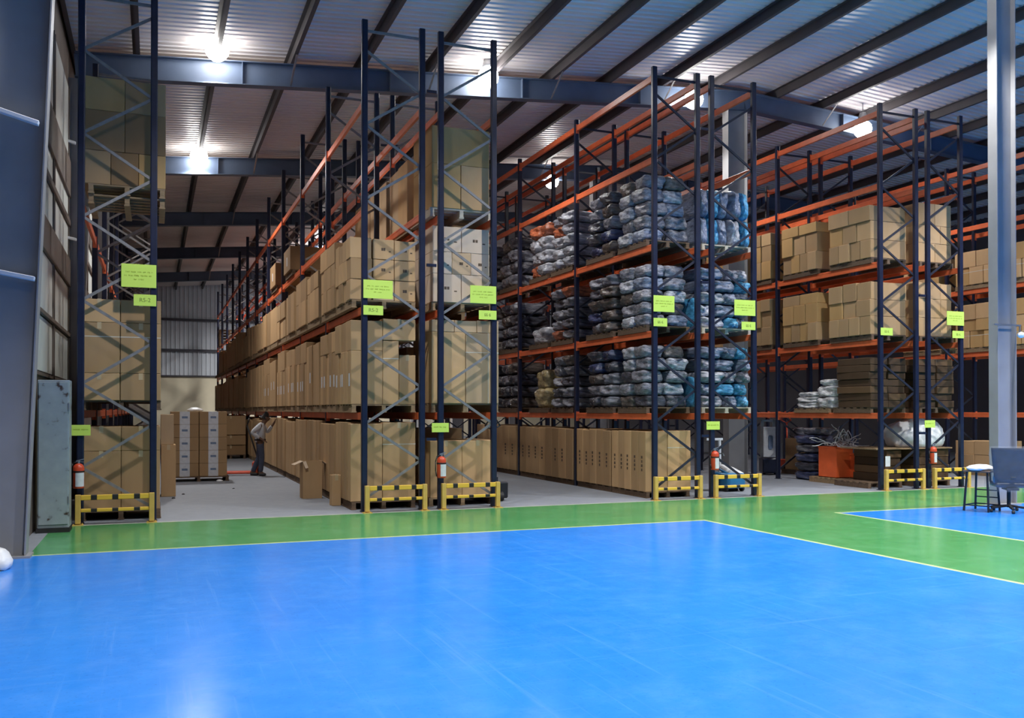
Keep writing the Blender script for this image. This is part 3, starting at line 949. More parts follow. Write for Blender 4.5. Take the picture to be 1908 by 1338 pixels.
# bales
_bales = []
for v in range(5):
    bm = bmesh.new()
    bmesh.ops.create_cube(bm, size=1.0)
    bmesh.ops.subdivide_edges(bm, edges=bm.edges[:], cuts=10, use_grid_fill=True)
    for p in bm.verts:
        c = p.co.copy()
        s = c * 2
        q = Vector([math.copysign(abs(t) ** 1.0, t) for t in s])
        ln = (abs(q.x) ** 5 + abs(q.y) ** 5 + abs(q.z) ** 5) ** (1 / 5)
        c = q / max(ln, 1e-4) * max(abs(q.x), abs(q.y), abs(q.z)) / 2
        n1 = noise.noise(c * 2.3 + Vector((v * 7.1, 0, 0))); n2 = noise.noise(c * 6.0 + Vector((0, v * 5.3, 0)))
        n3 = noise.noise(c * 13.0 + Vector((v * 3.3, 0, v)))
        c *= 1 + 0.13 * n1 + 0.07 * n2 + 0.03 * n3 - 0.04
        if c.z < -0.455:
            c.z = -0.455
        p.co = c
    me = bpy.data.meshes.new('bale'); bm.to_mesh(me); bm.free(); me.materials.append(M['bale'])
    for f in me.polygons:
        f.use_smooth = True
    _bales.append(me)
BT = {'grey': (0.30, 0.305, 0.36), 'light grey': (0.56, 0.58, 0.65), 'dark grey': (0.10, 0.10, 0.13), 'brownish': (0.17, 0.135, 0.12), 'blue grey': (0.27, 0.32, 0.44), 'cyan': (0.12, 0.50, 0.85), 'orange-grey': (0.62, 0.17, 0.075), 'white': (0.95, 0.95, 0.97), 'dark blue': (0.05, 0.07, 0.18), 'yellowish': (0.62, 0.50, 0.26), 'dark brown': (0.16, 0.12, 0.105)}


def bale(x0, x1, y0, y1, z0, z1, tone, label, group, name='bale', cat='bale', rz=0.0):
    q_ = R.uniform(-0.10, 0.04)
    d = Vector((x1 - x0, (y1 - y0) * (1 + q_), z1 - z0))
    rz += R.uniform(-0.09, 0.09)
    o = obj(name, R.choice(_bales), None, ((x0 + x1) / 2, (y0 + y1) / 2, z0 + 0.455 * d.z), (0, 0, rz), (d.x, d.y, d.z * 1.045))
    c = BT[tone]; j = R.uniform(0.85, 1.15)
    o.color = (c[0] * j, c[1] * j, c[2] * j, 1)
    return tag(o, label, cat, group)


def bale_stack(k, lvl, pal, x0, x1, y0, y1, z0, rows, ny, h, tones, nx=1, lean=0.02):
    for r in range(rows):
        for i in range(ny):
            for j in range(nx):
                if j > 0 and i > 0:
                    continue
                t = R.choice(tones)
                d = (y1 - y0) / ny; e = (x1 - x0) / nx
                a, b = R.uniform(-lean, lean), R.uniform(-lean, lean)
                bale(x0 + e * j + a, x0 + e * (j + 1) + a, y0 + d * i + b, y0 + d * (i + 1) + b, z0 + h * r, z0 + h * (r + 1), t,
                     '%s wrapped bale, %s%s in %s row, %s pallet, %s, %s' % (t, 'inner ' if j else '', ordn(i), ordn(r), ordn(pal), LVN[lvl], RN[k]), 'wrapped bales on the %s' % RN[k])


GB = ['grey', 'grey', 'light grey', 'blue grey', 'brownish']
DK = ['dark grey', 'brownish', 'dark grey', 'grey']
OG = ['light grey', 'orange-grey', 'grey', 'light grey', 'orange-grey']
for lvl in (1, 2, 3):
    zb = LV['D'][lvl - 1]
    for pal, (y0, y1) in enumerate([(0.25, 1.40), (1.62, 2.85), (3.55, 4.75), (4.95, 6.1), (6.95, 8.2), (8.5, 9.8)]):
        pallet(xd0 + 0.02, xd1, y0, y1, zb, 'wooden pallet, %s from the front, %s, grey-bale rack' % (ordn(pal), LVN[lvl]), 0.12, 'wood_dark', False)
        tones = GB + (['dark grey'] if lvl == 1 else []) if pal == 0 else DK + ['grey', 'dark blue'] if pal == 1 else (OG if lvl == 3 else OG[:3] + DK + ['grey']) if pal == 2 or (pal == 3 and lvl == 3) else ['dark grey', 'grey', 'brownish'] if pal == 3 else DK
        if pal == 3 and lvl == 1:
            # a lumpy yellowish bundle
            bale(xd0 + .05, xd1 - .1, y0 + .15, y0 + 1.0, zb + .12, zb + .62, 'yellowish', 'lumpy yellowish bundle, lower one, first beam of the grey-bale rack', 'yellowish bundles')
            bale(xd0 + .1, xd1 - .2, y0 + .25, y0 + .95, zb + .60, zb + 1.08, 'yellowish', 'lumpy yellowish bundle, upper one, first beam of the grey-bale rack', 'yellowish bundles')
            continue
        if pal == 3 and lvl == 2:
            bale(xd0 + .05, xd1 - .1, y0 + .2, y0 + 1.1, zb + .12, zb + .55, 'light grey', 'slumped light grey bundle on the second beam of the grey-bale rack', 'wrapped bales on the grey-bale rack')
            continue
        rows = 5 if pal < 3 else 4
        bale_stack('D', lvl, pal, xd0 + 0.01, xd1 - 0.02, y0 + 0.02, y1 - 0.04, zb + 0.12, rows, 2, 1.22 / rows if lvl != 3 else 1.30 / rows, tones, 2 if pal == 0 else 1, 0.045)

# ---- blue-bundle rack (E)
xe0, xe1 = 10.06, 11.24
for lvl in (1, 2, 3):
    zb = LV['E'][lvl - 1]
    pallet(xe0, xe1, 0.22, 1.45, zb, 'pale wooden pallet under blue grey bundles at the end, %s' % LVN[lvl], 0.12, 'wood_pale')
    if lvl < 3:
        for r in range(5):
            for i, (u, v) in enumerate(((0.0, 0.26), (0.26, 0.76), (0.76, 1.0)) if r % 2 else ((0.0, 0.5), (0.5, 0.78), (0.78, 1.0))):
                t = 'cyan' if (lvl == 1 and ((r == 1 and i >= 1) or (r == 0 and i == 2) or (r == 4 and i == 2))) or (lvl == 2 and ((r == 0 and i == 1) or (r == 3 and i == 2))) else R.choice(['blue grey', 'light grey', 'blue grey', 'grey'])
                bale(xe0 + 1.16 * u, xe0 + 1.16 * v, 0.22, 1.35, zb + 0.12 + 0.245 * r, zb + 0.12 + 0.245 * (r + 1), t,
                     '%s wrapped bundle, %s across in %s row, rack end, %s, blue-bundle rack' % (t, ordn(i), ordn(r), LVN[lvl]), 'wrapped bundles at the end of the blue-bundle rack')
        bale(xe0 - 0.10, xe0 + 0.0, 0.3, 1.2, zb + 0.14, zb + 0.75, 'cyan', 'upright cyan bundle squeezed between the back-to-back racks, %s' % LVN[lvl], 'cyan bundles')
    else:
        for i, t in enumerate(['blue grey', 'cyan', 'blue grey', 'light grey', 'cyan']):
            for r in range(2):
                if r and t == 'light grey':
                    t2 = 'blue grey'
                else:
                    t2 = t
                bale(xe0 + 0.232 * i, xe0 + 0.232 * (i + 1), 0.22, 1.35, zb + 0.12 + 0.58 * r, zb + 0.12 + 0.58 * (r + 1), t2,
                     '%s upright bundle, %s across in %s tier at rack end, third beam, blue-bundle rack' % (t2, ordn(i), 'lower' if r == 0 else 'upper'), 'upright bundles on the third beam')
    for pal, (y0, y1) in enumerate([(1.7, 3.0), (3.6, 4.9), (5.2, 6.4)]):
        pallet(xe0, xe1 - 0.1, y0, y1, zb, 'wooden pallet, %s behind the end one, %s, blue-bundle rack' % (ordn(pal), LVN[lvl]), 0.12, 'wood_dark', False)
        bale_stack('E', lvl, pal + 1, xe0, xe1 - 0.12, y0, y1, zb + 0.12, 3, 1, 0.38, DK + ['blue grey'])

# ---- orange-bin rack (F) and white-sack rack (G): cartons on second and third beams
xf0, xf1, xg0, xg1 = 14.33, 15.33, 15.72, 16.74
FB = ['brown', 'golden brown', 'dull brown']
for lvl in (2, 3):
    zb = LV['F'][lvl - 1]
    for pal, (y0, y1) in enumerate([(0.22, 1.50), (1.9, 3.15), (3.6, 4.75), (5.1, 6.4)]):
        pallet(xf0 + 0.02, xf1, y0, y1, zb, 'wooden pallet, %s from the front, %s, orange-bin rack' % (ordn(pal), LVN[lvl]), 0.12, 'wood_dark', False)
        lay = [[(0.40, 4), (0.36, 3), (0.40, 3)], [(0.42, 4), (0.45, 3), (0.24, 2)], [(0.45, 3), (0.40, 3), (0.30, 3)], [(1.1, 2)]][pal]
        if lvl == 3 and pal == 0:
            lay = [(0.40, 4), (0.40, 3), (0.34, 2)]
        run('F', lvl, pal, xf0, xf1, y0, y1, zb + 0.12, lay, FB, lambda li, i: (), '', 0.014, 0.03)
front_grid('G', 3, xg0, xg1 - 0.05, 0.25, 1.4, 5.0, [2, 3, 2], [0.42, 0.40, 0.5], ['brown', 'light brown'])
front_grid('G', 2, xg0, xg1 - 0.05, 0.25, 1.4, 3.34, 3, [0.42, 0.42, 0.36], ['brown', 'light brown'])
pallet(xg0, xg1 - 0.02, 0.22, 1.45, 4.88, 'wooden pallet under the end cartons, third beam, white-sack rack', 0.12, 'wood_dark', False)
pallet(xg0, xg1 - 0.02, 0.22, 1.45, 3.22, 'wooden pallet under the end cartons, second beam, white-sack rack', 0.12, 'wood_dark', False)
# first beam: dark flat parcels, and the white bags further in
for k, x0, x1 in (('F', xf0, xf1), ('G', xg0, xg1)):
    pallet(x0 + 0.02, x1, 0.25, 1.40, LV[k][0], 'wooden pallet under dark brown parcels, first beam, %s' % RN[k], 0.12, 'wood_dark', False)
    for r in range(7):
        for i in range(2):
            w2 = (x1 - x0) / 2; a = R.uniform(-0.02, 0.02)
            carton(x0 + w2 * i + a + 0.01, x0 + w2 * (i + 1) + a - 0.01, 0.24 + R.uniform(-.02, .03), 1.25, 1.76 + 0.155 * r, 1.76 + 0.155 * (r + 1) - R.choice((0.002, 0.01)), R.choice(['umber', 'sooty', 'sooty']),
                   'dark flat parcel, %s one of the %s row up, first beam, %s' % ('near-aisle' if i == 0 else 'inner', ordn(r), RN[k]), 'dark flat parcels', R.uniform(-0.04, 0.04), (), 'parcel', 'parcel')
pallet(xf0 + 0.02, xf1, 1.55, 2.75, LV['F'][0], 'wooden pallet under the white bags, first beam, orange-bin rack', 0.10, 'wood', False)
wb = []
for i, (y0, y1, z0, z1, x0) in enumerate([(2.05, 2.75, 1.74, 1.90, 14.36), (2.03, 2.76, 1.88, 2.02, 14.36), (2.06, 2.72, 2.0, 2.14, 14.38), (1.40, 2.02, 1.74, 2.02, 14.36), (1.42, 2.05, 2.0, 2.28, 14.40), (1.45, 2.0, 2.26, 2.42, 14.42), (1.27, 1.6, 1.76, 2.1, 14.9)]):
    o = bale(x0, x0 + 0.75, y0, y1, z0, z1, 'white', ['flat white bag at the bottom of the striped pile on the first beam', 'flat white bag in the middle of the striped pile on the first beam', 'flat white bag on top of the striped pile on the first beam',
             'plump white bag at the bottom of the rounded pile on the first beam', 'plump white bag in the middle of the rounded pile, first beam', 'small white bag on top of the rounded pile, first beam', 'white bag behind, next to the dark parcels'][i], 'white bags on the orange-bin rack', 'bag', 'bag')
# floor under F and G
pallet(xf0 + 0.05, xf1, 0.35, 1.4, 0.0, 'wooden pallet under dark parcels on the floor, orange-bin rack', 0.13, 'wood_dark', False)
pallet(xg0 + 0.02, xg1, 0.35, 1.4, 0.0, 'wooden pallet under dark parcels on the floor, white-sack rack', 0.13, 'wood_dark', False)
for k, x0, x1 in (('F', xf0 + 0.55, xf1), ('G', xg0, xg1)):
    for r in range(4):
        carton(x0 + R.uniform(0, .03), x1 - R.uniform(0, .03), 0.35 + R.uniform(0, .04), 1.35, 0.13 + 0.175 * r, 0.13 + 0.175 * (r + 1) - 0.004, ['sooty', 'umber'][r % 2], '%s flat slab, %s from the floor under the %s' % (['sooty', 'umber'][r % 2], ordn(r), RN[k]), 'flat slabs on the floor', R.uniform(-.03, .03), (), 'parcel', 'parcel')
tag(obj('board', MB().box(((xf0 + xg1) / 2 + 0.12, 0.85, 0.85), (xg1 - xf0 - 0.2, 1.1, 0.03), bevel=0.004).mesh('board', 'wood')), 'long wooden board lying on the flat slabs below the white sack', 'board')


def sack(name, loc, dims, m, seed, label, cat, sub=4, pow_=2.6, group=None, rz=0.0):
    bm = bmesh.new()
    bmesh.ops.create_icosphere(bm, subdivisions=sub, radius=1.0)
    for p in bm.verts:
        c = p.co.normalized()
        ln = (abs(c.x) ** pow_ + abs(c.y) ** pow_ + abs(c.z) ** pow_) ** (1 / pow_)
        c = c / ln
        k = 1 + 0.12 * noise.noise(c * 1.6 + Vector((seed, 0, 0))) + 0.06 * noise.noise(c * 4.0 + Vector((0, seed, 0)))
        taper = 1.0 - 0.38 * max(0, c.z)
        p.co = Vector((c.x * k * taper * dims[0] / 2, c.y * k * taper * dims[1] / 2, max(-0.62, c.z * k) * dims[2] / 1.62 + dims[2] * 0.62 / 1.62))
    me = bpy.data.meshes.new(name); bm.to_mesh(me); bm.free(); me.materials.append(M[m])
    for f in me.polygons:
        f.use_smooth = True
    o = obj(name, me, None, loc, (0, 0, rz))
    return tag(o, label, cat, group)


sack('sack', (16.15, 0.80, 0.865), (1.45, 0.95, 0.72), 'white_bag', 3.3, 'big plump white sack on the flat slabs beside the fire extinguisher', 'sack')

# ---- pillar rack (H)
xh0, xh1 = 19.94, 20.94
for lvl in (2, 3):
    zb = LV['H'][lvl - 1]
    for pal, (y0, y1) in enumerate([(0.3, 1.5), (1.75, 3.1), (3.6, 4.9)]):
        pallet(xh0 + 0.02, xh1, y0, y1, zb, 'wooden pallet, %s from the front, %s, pillar rack' % (ordn(pal), LVN[lvl]), 0.12, 'wood', False)
        run('H', lvl, pal, xh0, xh1, y0, y1, zb + 0.12, [(0.46, 3), (0.42, 2)] if lvl == 3 else [(0.44, 3), (0.30, 2), (0.40, 2)], ['golden brown', 'light brown'], lambda li, i: ('strap',) if li == 0 and pal < 2 else (), '', 0.02, 0.03)
pallet(xh0, xh1, 1.9, 3.1, 0.0, 'wooden pallet on the floor, pillar rack', 0.12, 'wood', False)
run('H', 0, 0, xh0, xh1, 1.9, 3.1, 0.12, [(0.42, 2), (0.36, 2)], ['brown', 'light brown'])

# ------------------------------------------------------------------ guards, signs, extinguishers
GP = MB().box((0, 0, 0.225), (0.075, 0.075, 0.43), bevel=0.006).mesh('guard_post', 'guard_yellow')
GF = MB().box((0, 0.0, 0.005), (0.15, 0.15, 0.01)).cyl((0.055, 0.05, 0.0), (0.055, 0.05, 0.025), 0.01, n=6).cyl((-0.055, -0.05, 0.0), (-0.055, -0.05, 0.025), 0.01, n=6).mesh('guard_foot', 'guard_yellow')


def guard(xa, xb, label):
    L = xb - xa
    t = thing('rack_guard', label, 'guard rail', ((xa + xb) / 2, -0.2, 0), 0, 'yellow and black guards at the rack ends')
    for s in (-1, 1):
        p = obj('guard_post', GP, t, (s * L / 2, 0, 0.01))
        obj('guard_foot', GF, p, (0, 0, -0.01))
    obj('upper_rail', MB().box((0, 0, 0), (L - 0.075, 0.06, 0.075), bevel=0.008).mesh('upper_rail', 'rail'), t, (0, 0, 0.405))
    obj('lower_rail', MB().box((0, 0, 0), (L - 0.075, 0.05, 0.05), bevel=0.008).mesh('lower_rail', 'rail'), t, (0, 0, 0.215))


GX = {'A': (-1.043, -0.030), 'B': (3.277, 4.264), 'C': (4.60, 5.586), 'D': (8.765, 9.746), 'E': (10.10, 11.11), 'F': (14.35, 15.371), 'G': (15.70, 16.685)}
for k, (a, b) in GX.items():
    guard(a, b, 'yellow and black end guard at the foot of the %s' % RN[k])


def glyph_lines(lines, w, h, seed, th=0.0012):
    """rows of short strokes standing for print too small to read"""
    b = MB(); q = random.Random(seed)
    for (frac, zc) in lines:
        W = w * frac; x = -W / 2
        while x < W / 2:
            word = q.randint(3, 7)
            for _ in range(word):
                if x > W / 2 - 0.008:
                    break
                hh = q.choice((0.018, 0.022, 0.016)) * h / 0.33
                b.box((x + 0.006, 0, zc * h + q.uniform(-0.002, 0.002)), (q.choice((0.008, 0.010, 0.006)), th, hh))
                if q.random() < 0.6:
                    b.box((x + 0.008, 0, zc * h + q.choice((-0.3, 0, 0.3)) * hh), (0.014, th, 0.006))
                x += 0.0145
            x += 0.018
    return b


def text_mesh(s, size):
    cu = bpy.data.curves.new('txt', 'FONT'); cu.body = s; cu.size = size; cu.align_x = 'CENTER'; cu.align_y = 'CENTER'; cu.extrude = 0.0008
    o = bpy.data.objects.new('txt', cu); C.objects.link(o)
    dg = bpy.context.evaluated_depsgraph_get()
    me = bpy.data.meshes.new_from_object(o.evaluated_get(dg))
    bpy.data.objects.remove(o)
    me.materials.append(M['sign_ink'])
    return me


def sign(x0, x1, z0, z1, label, kind, y=-0.062, seed=1):
    w, h = x1 - x0, z1 - z0
    t = thing({'large': 'notice_sign', 'small': 'bay_sign', 'low': 'bay_plate'}[kind], label, 'sign', ((x0 + x1) / 2, y, (z0 + z1) / 2), 0, {'large': 'large yellow notices on the racks', 'small': 'small yellow bay signs', 'low': 'low yellow plates on the posts'}[kind])
    obj('board', MB().box((0, 0, 0), (w, 0.006, h), bevel=0.002).mesh('board', 'yellow_sign'), t)
    for sx in (-1, 1):
        obj('fixing_bracket', MB().box((sx * w * 0.4, 0.012, 0), (0.03, 0.018, min(0.06, h))).mesh('fixing_bracket', 'steel'), t)
    if kind == 'large':
        b = glyph_lines([(0.76, 0.16), (0.84, 0.0), (0.30, -0.16)], w, h, seed)
        obj('printed_lines', b.mesh('printed_lines', 'sign_ink_light'), t, (0, -0.0035, 0))
    elif kind == 'small':
        b = MB()
        if seed in (1, 2):
            obj('printed_code', text_mesh('R5-2', 0.085), t, (0, -0.0042, 0), (PI / 2, 0, 0))
        else:
            for gx in (-0.045, -0.012, 0.045):
                b.box((gx - 0.009, 0, 0), (0.008, 0.0012, 0.05)); b.box((gx, 0, 0.02), (0.02, 0.0012, 0.008)); b.box((gx, 0, -0.004), (0.02, 0.0012, 0.008)); b.box((gx + 0.008, 0, -0.014), (0.008, 0.0012, 0.022))
            b.box((0.018, 0, 0), (0.016, 0.0012, 0.007))
            obj('printed_code', b.mesh('printed_code', 'sign_ink'), t, (0, -0.0035, 0))
    else:
        b = glyph_lines([(0.80, 0.03)], w, 0.33, seed)
        obj('printed_lines', b.mesh('printed_lines', 'sign_ink_light'), t, (0, -0.0035, 0))
    return t


for i, (k, x0, x1) in enumerate([('A', -0.47, 0.025), ('B', 3.24, 3.742), ('C', 5.124, 5.61), ('D', 8.80, 9.26), ('E', 10.63, 11.13), ('G', 16.213, 16.72)]):
    sign(x0, x1, 3.575, 3.885 if k != 'A' else 3.93, 'large yellow notice with faint print on the %s' % RN[k], 'large', -0.062, 20 + i)
for i, (k, x0, x1) in enumerate([('A', -0.296, 0.025), ('B', 3.241, 3.577), ('C', 5.284, 5.615), ('D', 8.80, 9.10), ('E', 10.80, 11.13), ('F', 14.34, 14.67), ('G', 16.375, 16.72)]):
    sign(x0, x1, 3.295, 3.455 if k != 'A' else 3.47, 'small yellow bay sign on the %s' % RN[k], 'small', -0.062, 1 + i)
for i, (k, x0, x1) in enumerate([('A', -1.145, -0.885), ('C', 4.43, 4.735), ('E', 9.98, 10.285), ('G', 15.56, 15.86)]):
    sign(x0, x1, 1.32, 1.48, 'low yellow plate above the fire extinguisher on the %s' % RN[k], 'low', -0.062, 40 + i)


def ext_proto():
    t = thing('fire_extinguisher', '', 'fire extinguisher')
    obj('cylinder', MB().lathe([(0.0, 0.0), (0.07, 0.0), (0.078, 0.015), (0.078, 0.30), (0.07, 0.335), (0.045, 0.36), (0.02, 0.37), (0.0, 0.37)], n=24).mesh('cylinder', 'red', True), t)
    lab = MB()
    n = 9
    for i in range(n - 1):     # a curved wrap on the front
        a0, a1 = math.radians(-118 + 100 * i / (n - 1)), math.radians(-118 + 100 * (i + 1) / (n - 1))
        r = 0.0795
        v = [lab.bm.verts.new((r * math.cos(a), r * math.sin(a), z)) for a, z in ((a0, 0.03), (a1, 0.03), (a1, 0.235), (a0, 0.235))]
        lab.bm.faces.new(v)
    obj('paper_label', lab.mesh('paper_label', 'label'), t)
    v = MB(); v.cyl((0, 0, 0.365), (0, 0, 0.41), 0.018); v.box((0.02, 0, 0.42), (0.11, 0.022, 0.014), rot=(0, -0.25, 0)); v.box((0.02, 0, 0.395), (0.10, 0.02, 0.01), rot=(0, 0.1, 0))
    obj('valve_handle', v.mesh('valve_handle', 'steel'), t)
    h = MB(); h.tube([(-0.015, 0, 0.395), (-0.08, 0, 0.37), (-0.105, 0, 0.28), (-0.105, 0, 0.12), (-0.09, -0.01, 0.03)], 0.010)
    obj('hose', h.mesh('hose', 'black', True), t)
    g = MB(); g.box((0, 0.082, 0.2), (0.05, 0.02, 0.3)); g.lathe([(0.081, 0.24), (0.083, 0.24), (0.083, 0.262), (0.081, 0.262), (0.081, 0.24)], n=24)
    obj('bracket', g.mesh('bracket', 'black'), t)
    return t


ext0 = ext_proto()
for i, (k, x) in enumerate([('A', -1.04), ('C', 4.58), ('E', 10.12), ('G', 15.72)]):
    if i == 0:
        t = ext0
    else:
        t = ext0.copy(); C.objects.link(t)
        for ch in list(ext0.children):
            c = ch.copy(); C.objects.link(c); c.parent = t
    t.location = (x, -0.135, 0.54)
    tag(t, 'red fire extinguisher with white label hung on the %s' % RN[k], 'fire extinguisher', 'fire extinguishers on the rack posts')


# ------------------------------------------------------------------ things on the floor
# tall grey cabinet beside the side-wall rack
t = thing('cabinet', 'tall grey steel cabinet with rust spots between the side column and first rack', 'cabinet', (-1.30, -0.80, 0))
obj('body', MB().box((0, 0.03, 1.09), (0.40, 0.36, 2.06), bevel=0.006).mesh('body', 'cabinet'), t)
obj('door', MB().box((0, -0.16, 1.10), (0.37, 0.018, 1.98), bevel=0.004).mesh('door', 'cabinet'), t)
obj('plinth', MB().box((0, 0.02, 0.03), (0.42, 0.40, 0.06)).mesh('plinth', 'black'), t)
obj('hinge', MB().cyl((0.19, -0.165, 1.7), (0.19, -0.165, 1.8), 0.012, n=8).mesh('hinge', 'steel'), t)
obj('hinge', MB().cyl((0.19, -0.165, 0.4), (0.19, -0.165, 0.5), 0.012, n=8).mesh('hinge', 'steel'), t)
sack('sack', (-1.56, -3.95, 0.0), (0.30, 0.34, 0.24), 'white_bag', 1.7, 'small white bundle on the floor at the foot of the near side column', 'sack', 3)

# wrapped pallet of ten cartons with white label strips
pallet(0.30, 1.68, 7.75, 8.75, 0.0, "dark pallet under the ten label-strip cartons in the worker's aisle", 0.12, 'wood_dark')
for c in range(2):
    for r in range(5):
        carton(0.36 + 0.645 * c, 0.36 + 0.645 * (c + 1) - 0.012, 7.80, 8.70, 0.12 + 0.31 * r, 0.12 + 0.31 * (r + 1), 'dull brown',
               'brown carton with white label strip, %s column, %s from the pallet up' % (['left', 'right'][c], ordn(r)), 'ten cartons with white label strips', 0, ('front_label',))
for o in list(C.objects):
    if o.get('group') == 'ten cartons with white label strips':
        obj('label_print', MB().box((0, -0.4515, 0.17), (0.13, 0.002, 0.05)).mesh('label_print', 'label_blue'), o)
sack('bag', (0.92, 8.2, 1.672), (0.36, 0.30, 0.10), 'white_bag', 8.1, 'crumpled white plastic lying on top of the label-strip cartons', 'plastic bag', 3)
# cartons standing against the side-wall rack
carton(0.13, 0.40, 4.0, 4.6, 0.0, 1.02, 'light brown', "light brown carton standing in the aisle against the side-wall rack, lower", 'cartons in the aisle', 0, ('tape',))
carton(0.12, 0.36, 4.05, 4.55, 1.02, 1.62, 'pale', "pale carton on top of another against the side-wall rack", 'cartons in the aisle')

# two loose cartons beside the worker's aisle rack
t = thing('open_carton', 'tall brown carton with open white-lit flaps, in front of the tall cartons', 'carton', (2.83, 2.75, 0), 0.05)
b = MB(); w_, d_, h_ = 0.36, 0.30, 0.72
for s in (-1, 1):
    b.box((s * w_ / 2, 0, h_ / 2), (0.008, d_, h_)); b.box((0, s * d_ / 2, h_ / 2), (w_, 0.008, h_))
b.box((0, 0, 0.005), (w_, d_, 0.01))
o = obj('box_walls', b.mesh('box_walls', 'carton'), t); o.color = (1.0, 1.0, 1.0, 1)
for i, (p0, p1, ax) in enumerate([((-w_ / 2, 0, h_), (-w_ / 2 - 0.17, 0, h_ - 0.07), (0, 1, 0)), ((0.02 - w_ / 2, -d_ / 2, h_), (0.06 - w_ / 2, -d_ / 2 - 0.06, h_ - 0.13), (1, 0, 0)), ((w_ / 2, 0, h_), (w_ / 2 + 0.13, 0, h_ - 0.08), (0, 1, 0))]):
    f = MB(); d = d_ if ax[1] else 0.06
    f.bar(p0, p1, d, 0.006, up=(0, 0, 1) if ax[1] else (0, -1, 0.2))
    o = obj('flap', f.mesh('flap', 'carton'), t); o.color = (1.35, 1.6, 2.2, 1)  # whiter tint than the walls: light on the flaps put into their colour
carton(2.93, 3.09, 1.10, 1.28, 0.0, 0.55, 'light brown', 'narrow light brown carton with pale lid, just in front of the open one', 'loose cartons', 0.1, ('tape',))

# stacked long cartons across the far aisle
pallet(2.0, 3.0, 18.0, 19.3, 0.0, "dark pallet at the far end of the worker's aisle", 0.14, 'wood_dark', False)
for r, (z0, z1, tn) in enumerate([(0.14, 0.46, 'dark brown'), (0.48, 0.82, 'dull brown'), (0.84, 1.5, 'brown')]):
    carton(2.0, 3.0, 18.0, 19.2, z0, z1, tn, "%s long carton across the far aisle, %s from below" % (tn, ordn(r)), 'long cartons across the far aisle', 0, ('tape',))

# scraps of rubbish on the concrete
for i, (x, y, m, s, lab) in enumerate([(1.45, 7.55, 'white_bag', 0.16, 'white scrap of paper on the floor before the label-strip cartons'), (0.35, 3.6, 'black', 0.07, 'small black scrap on the concrete, nearest the rack guard'), (0.55, 4.4, 'black', 0.06, 'small black scrap on the concrete behind the first'), (1.6, 5.4, 'black', 0.05, 'small dark scrap in the middle of the aisle')]):
    sack('scrap', (x, y, 0.0), (s, s * 0.7, s * 0.35), m, 4.0 + i, lab, 'scrap', 2)


# ---- hand pallet truck
def pallet_truck(loc, rz, label, handle_angle=0.35, m='red', hm='black'):
    t = thing('pallet_truck', label, 'pallet truck', loc, rz)
    for s in (-1, 1):
        f = obj('fork', MB().box((0.55, s * 0.19, 0.075), (1.12, 0.16, 0.05), bevel=0.012).mesh('fork', m), t)
        obj('fork_roller', MB().cyl((1.0, s * 0.19 - 0.05, 0.04), (1.0, s * 0.19 + 0.05, 0.04), 0.04).mesh('fork_roller', 'black'), f)
    obj('chassis', MB().box((-0.05, 0, 0.20), (0.14, 0.52, 0.30), bevel=0.02).cyl((-0.12, 0, 0.12), (-0.12, 0, 0.45), 0.05).mesh('chassis', m), t)
    for s in (-1, 1):
        obj('wheel', MB().cyl((-0.14, s * 0.10 - 0.035, 0.09), (-0.14, s * 0.10 + 0.035, 0.09), 0.09, n=20).mesh('wheel', 'black'), t)
    a = handle_angle
    tip = (-0.14 - 1.0 * math.sin(a), 0, 0.35 + 1.0 * math.cos(a))
    obj('handle', MB().tube([(-0.14, 0, 0.35), tip], 0.02).tube([tip, (tip[0] - 0.03, -0.15, tip[2] + 0.08), (tip[0] - 0.05, -0.08, tip[2] + 0.18), (tip[0] - 0.05, 0.08, tip[2] + 0.18), (tip[0] - 0.03, 0.15, tip[2] + 0.08), tip], 0.014).mesh('handle', hm, True), t)
    return t


pallet_truck((2.42, 9.55, 0), math.radians(172), "red hand pallet truck standing behind the worker's legs", -0.3)
pallet_truck((5.93, 0.95, 0), math.radians(90), 'dark pallet truck half hidden beside the end of the pale-carton rack', -0.2, 'stool_dark')
pallet_truck((16.3, 5.3, 0), math.radians(20), 'red hand pallet truck under the orange-bin rack, beside the white-fronted stacker', 0.05, 'red', 'red')

# stacker with a white front panel
t = thing('stacker', 'dark pallet stacker with tall white front panel under the orange-bin rack', 'stacker', (15.15, 4.75, 0), math.radians(-25))
obj('base', MB().box((0, 0, 0.24), (0.42, 0.5, 0.40), bevel=0.03).mesh('base', 'navy'), t)
obj('front_panel', MB().box((0, -0.18, 0.86), (0.36, 0.05, 0.80), bevel=0.012).mesh('front_panel', 'label'), t)
obj('panel_marking', MB().box((0, -0.208, 0.86), (0.12, 0.004, 0.36), bevel=0.03).mesh('panel_marking', 'label_blue'), t)
obj('mast', MB().box((-0.15, 0.1, 0.85), (0.07, 0.1, 1.2)).box((0.15, 0.1, 0.85), (0.07, 0.1, 1.2)).box((0, 0.1, 1.42), (0.37, 0.1, 0.06)).mesh('mast', 'steel'), t)
for s in (-1, 1):
    obj('wheel', MB().cyl((s * 0.15 - 0.03, -0.1, 0.06), (s * 0.15 + 0.03, -0.1, 0.06), 0.06).mesh('wheel', 'black'), t)
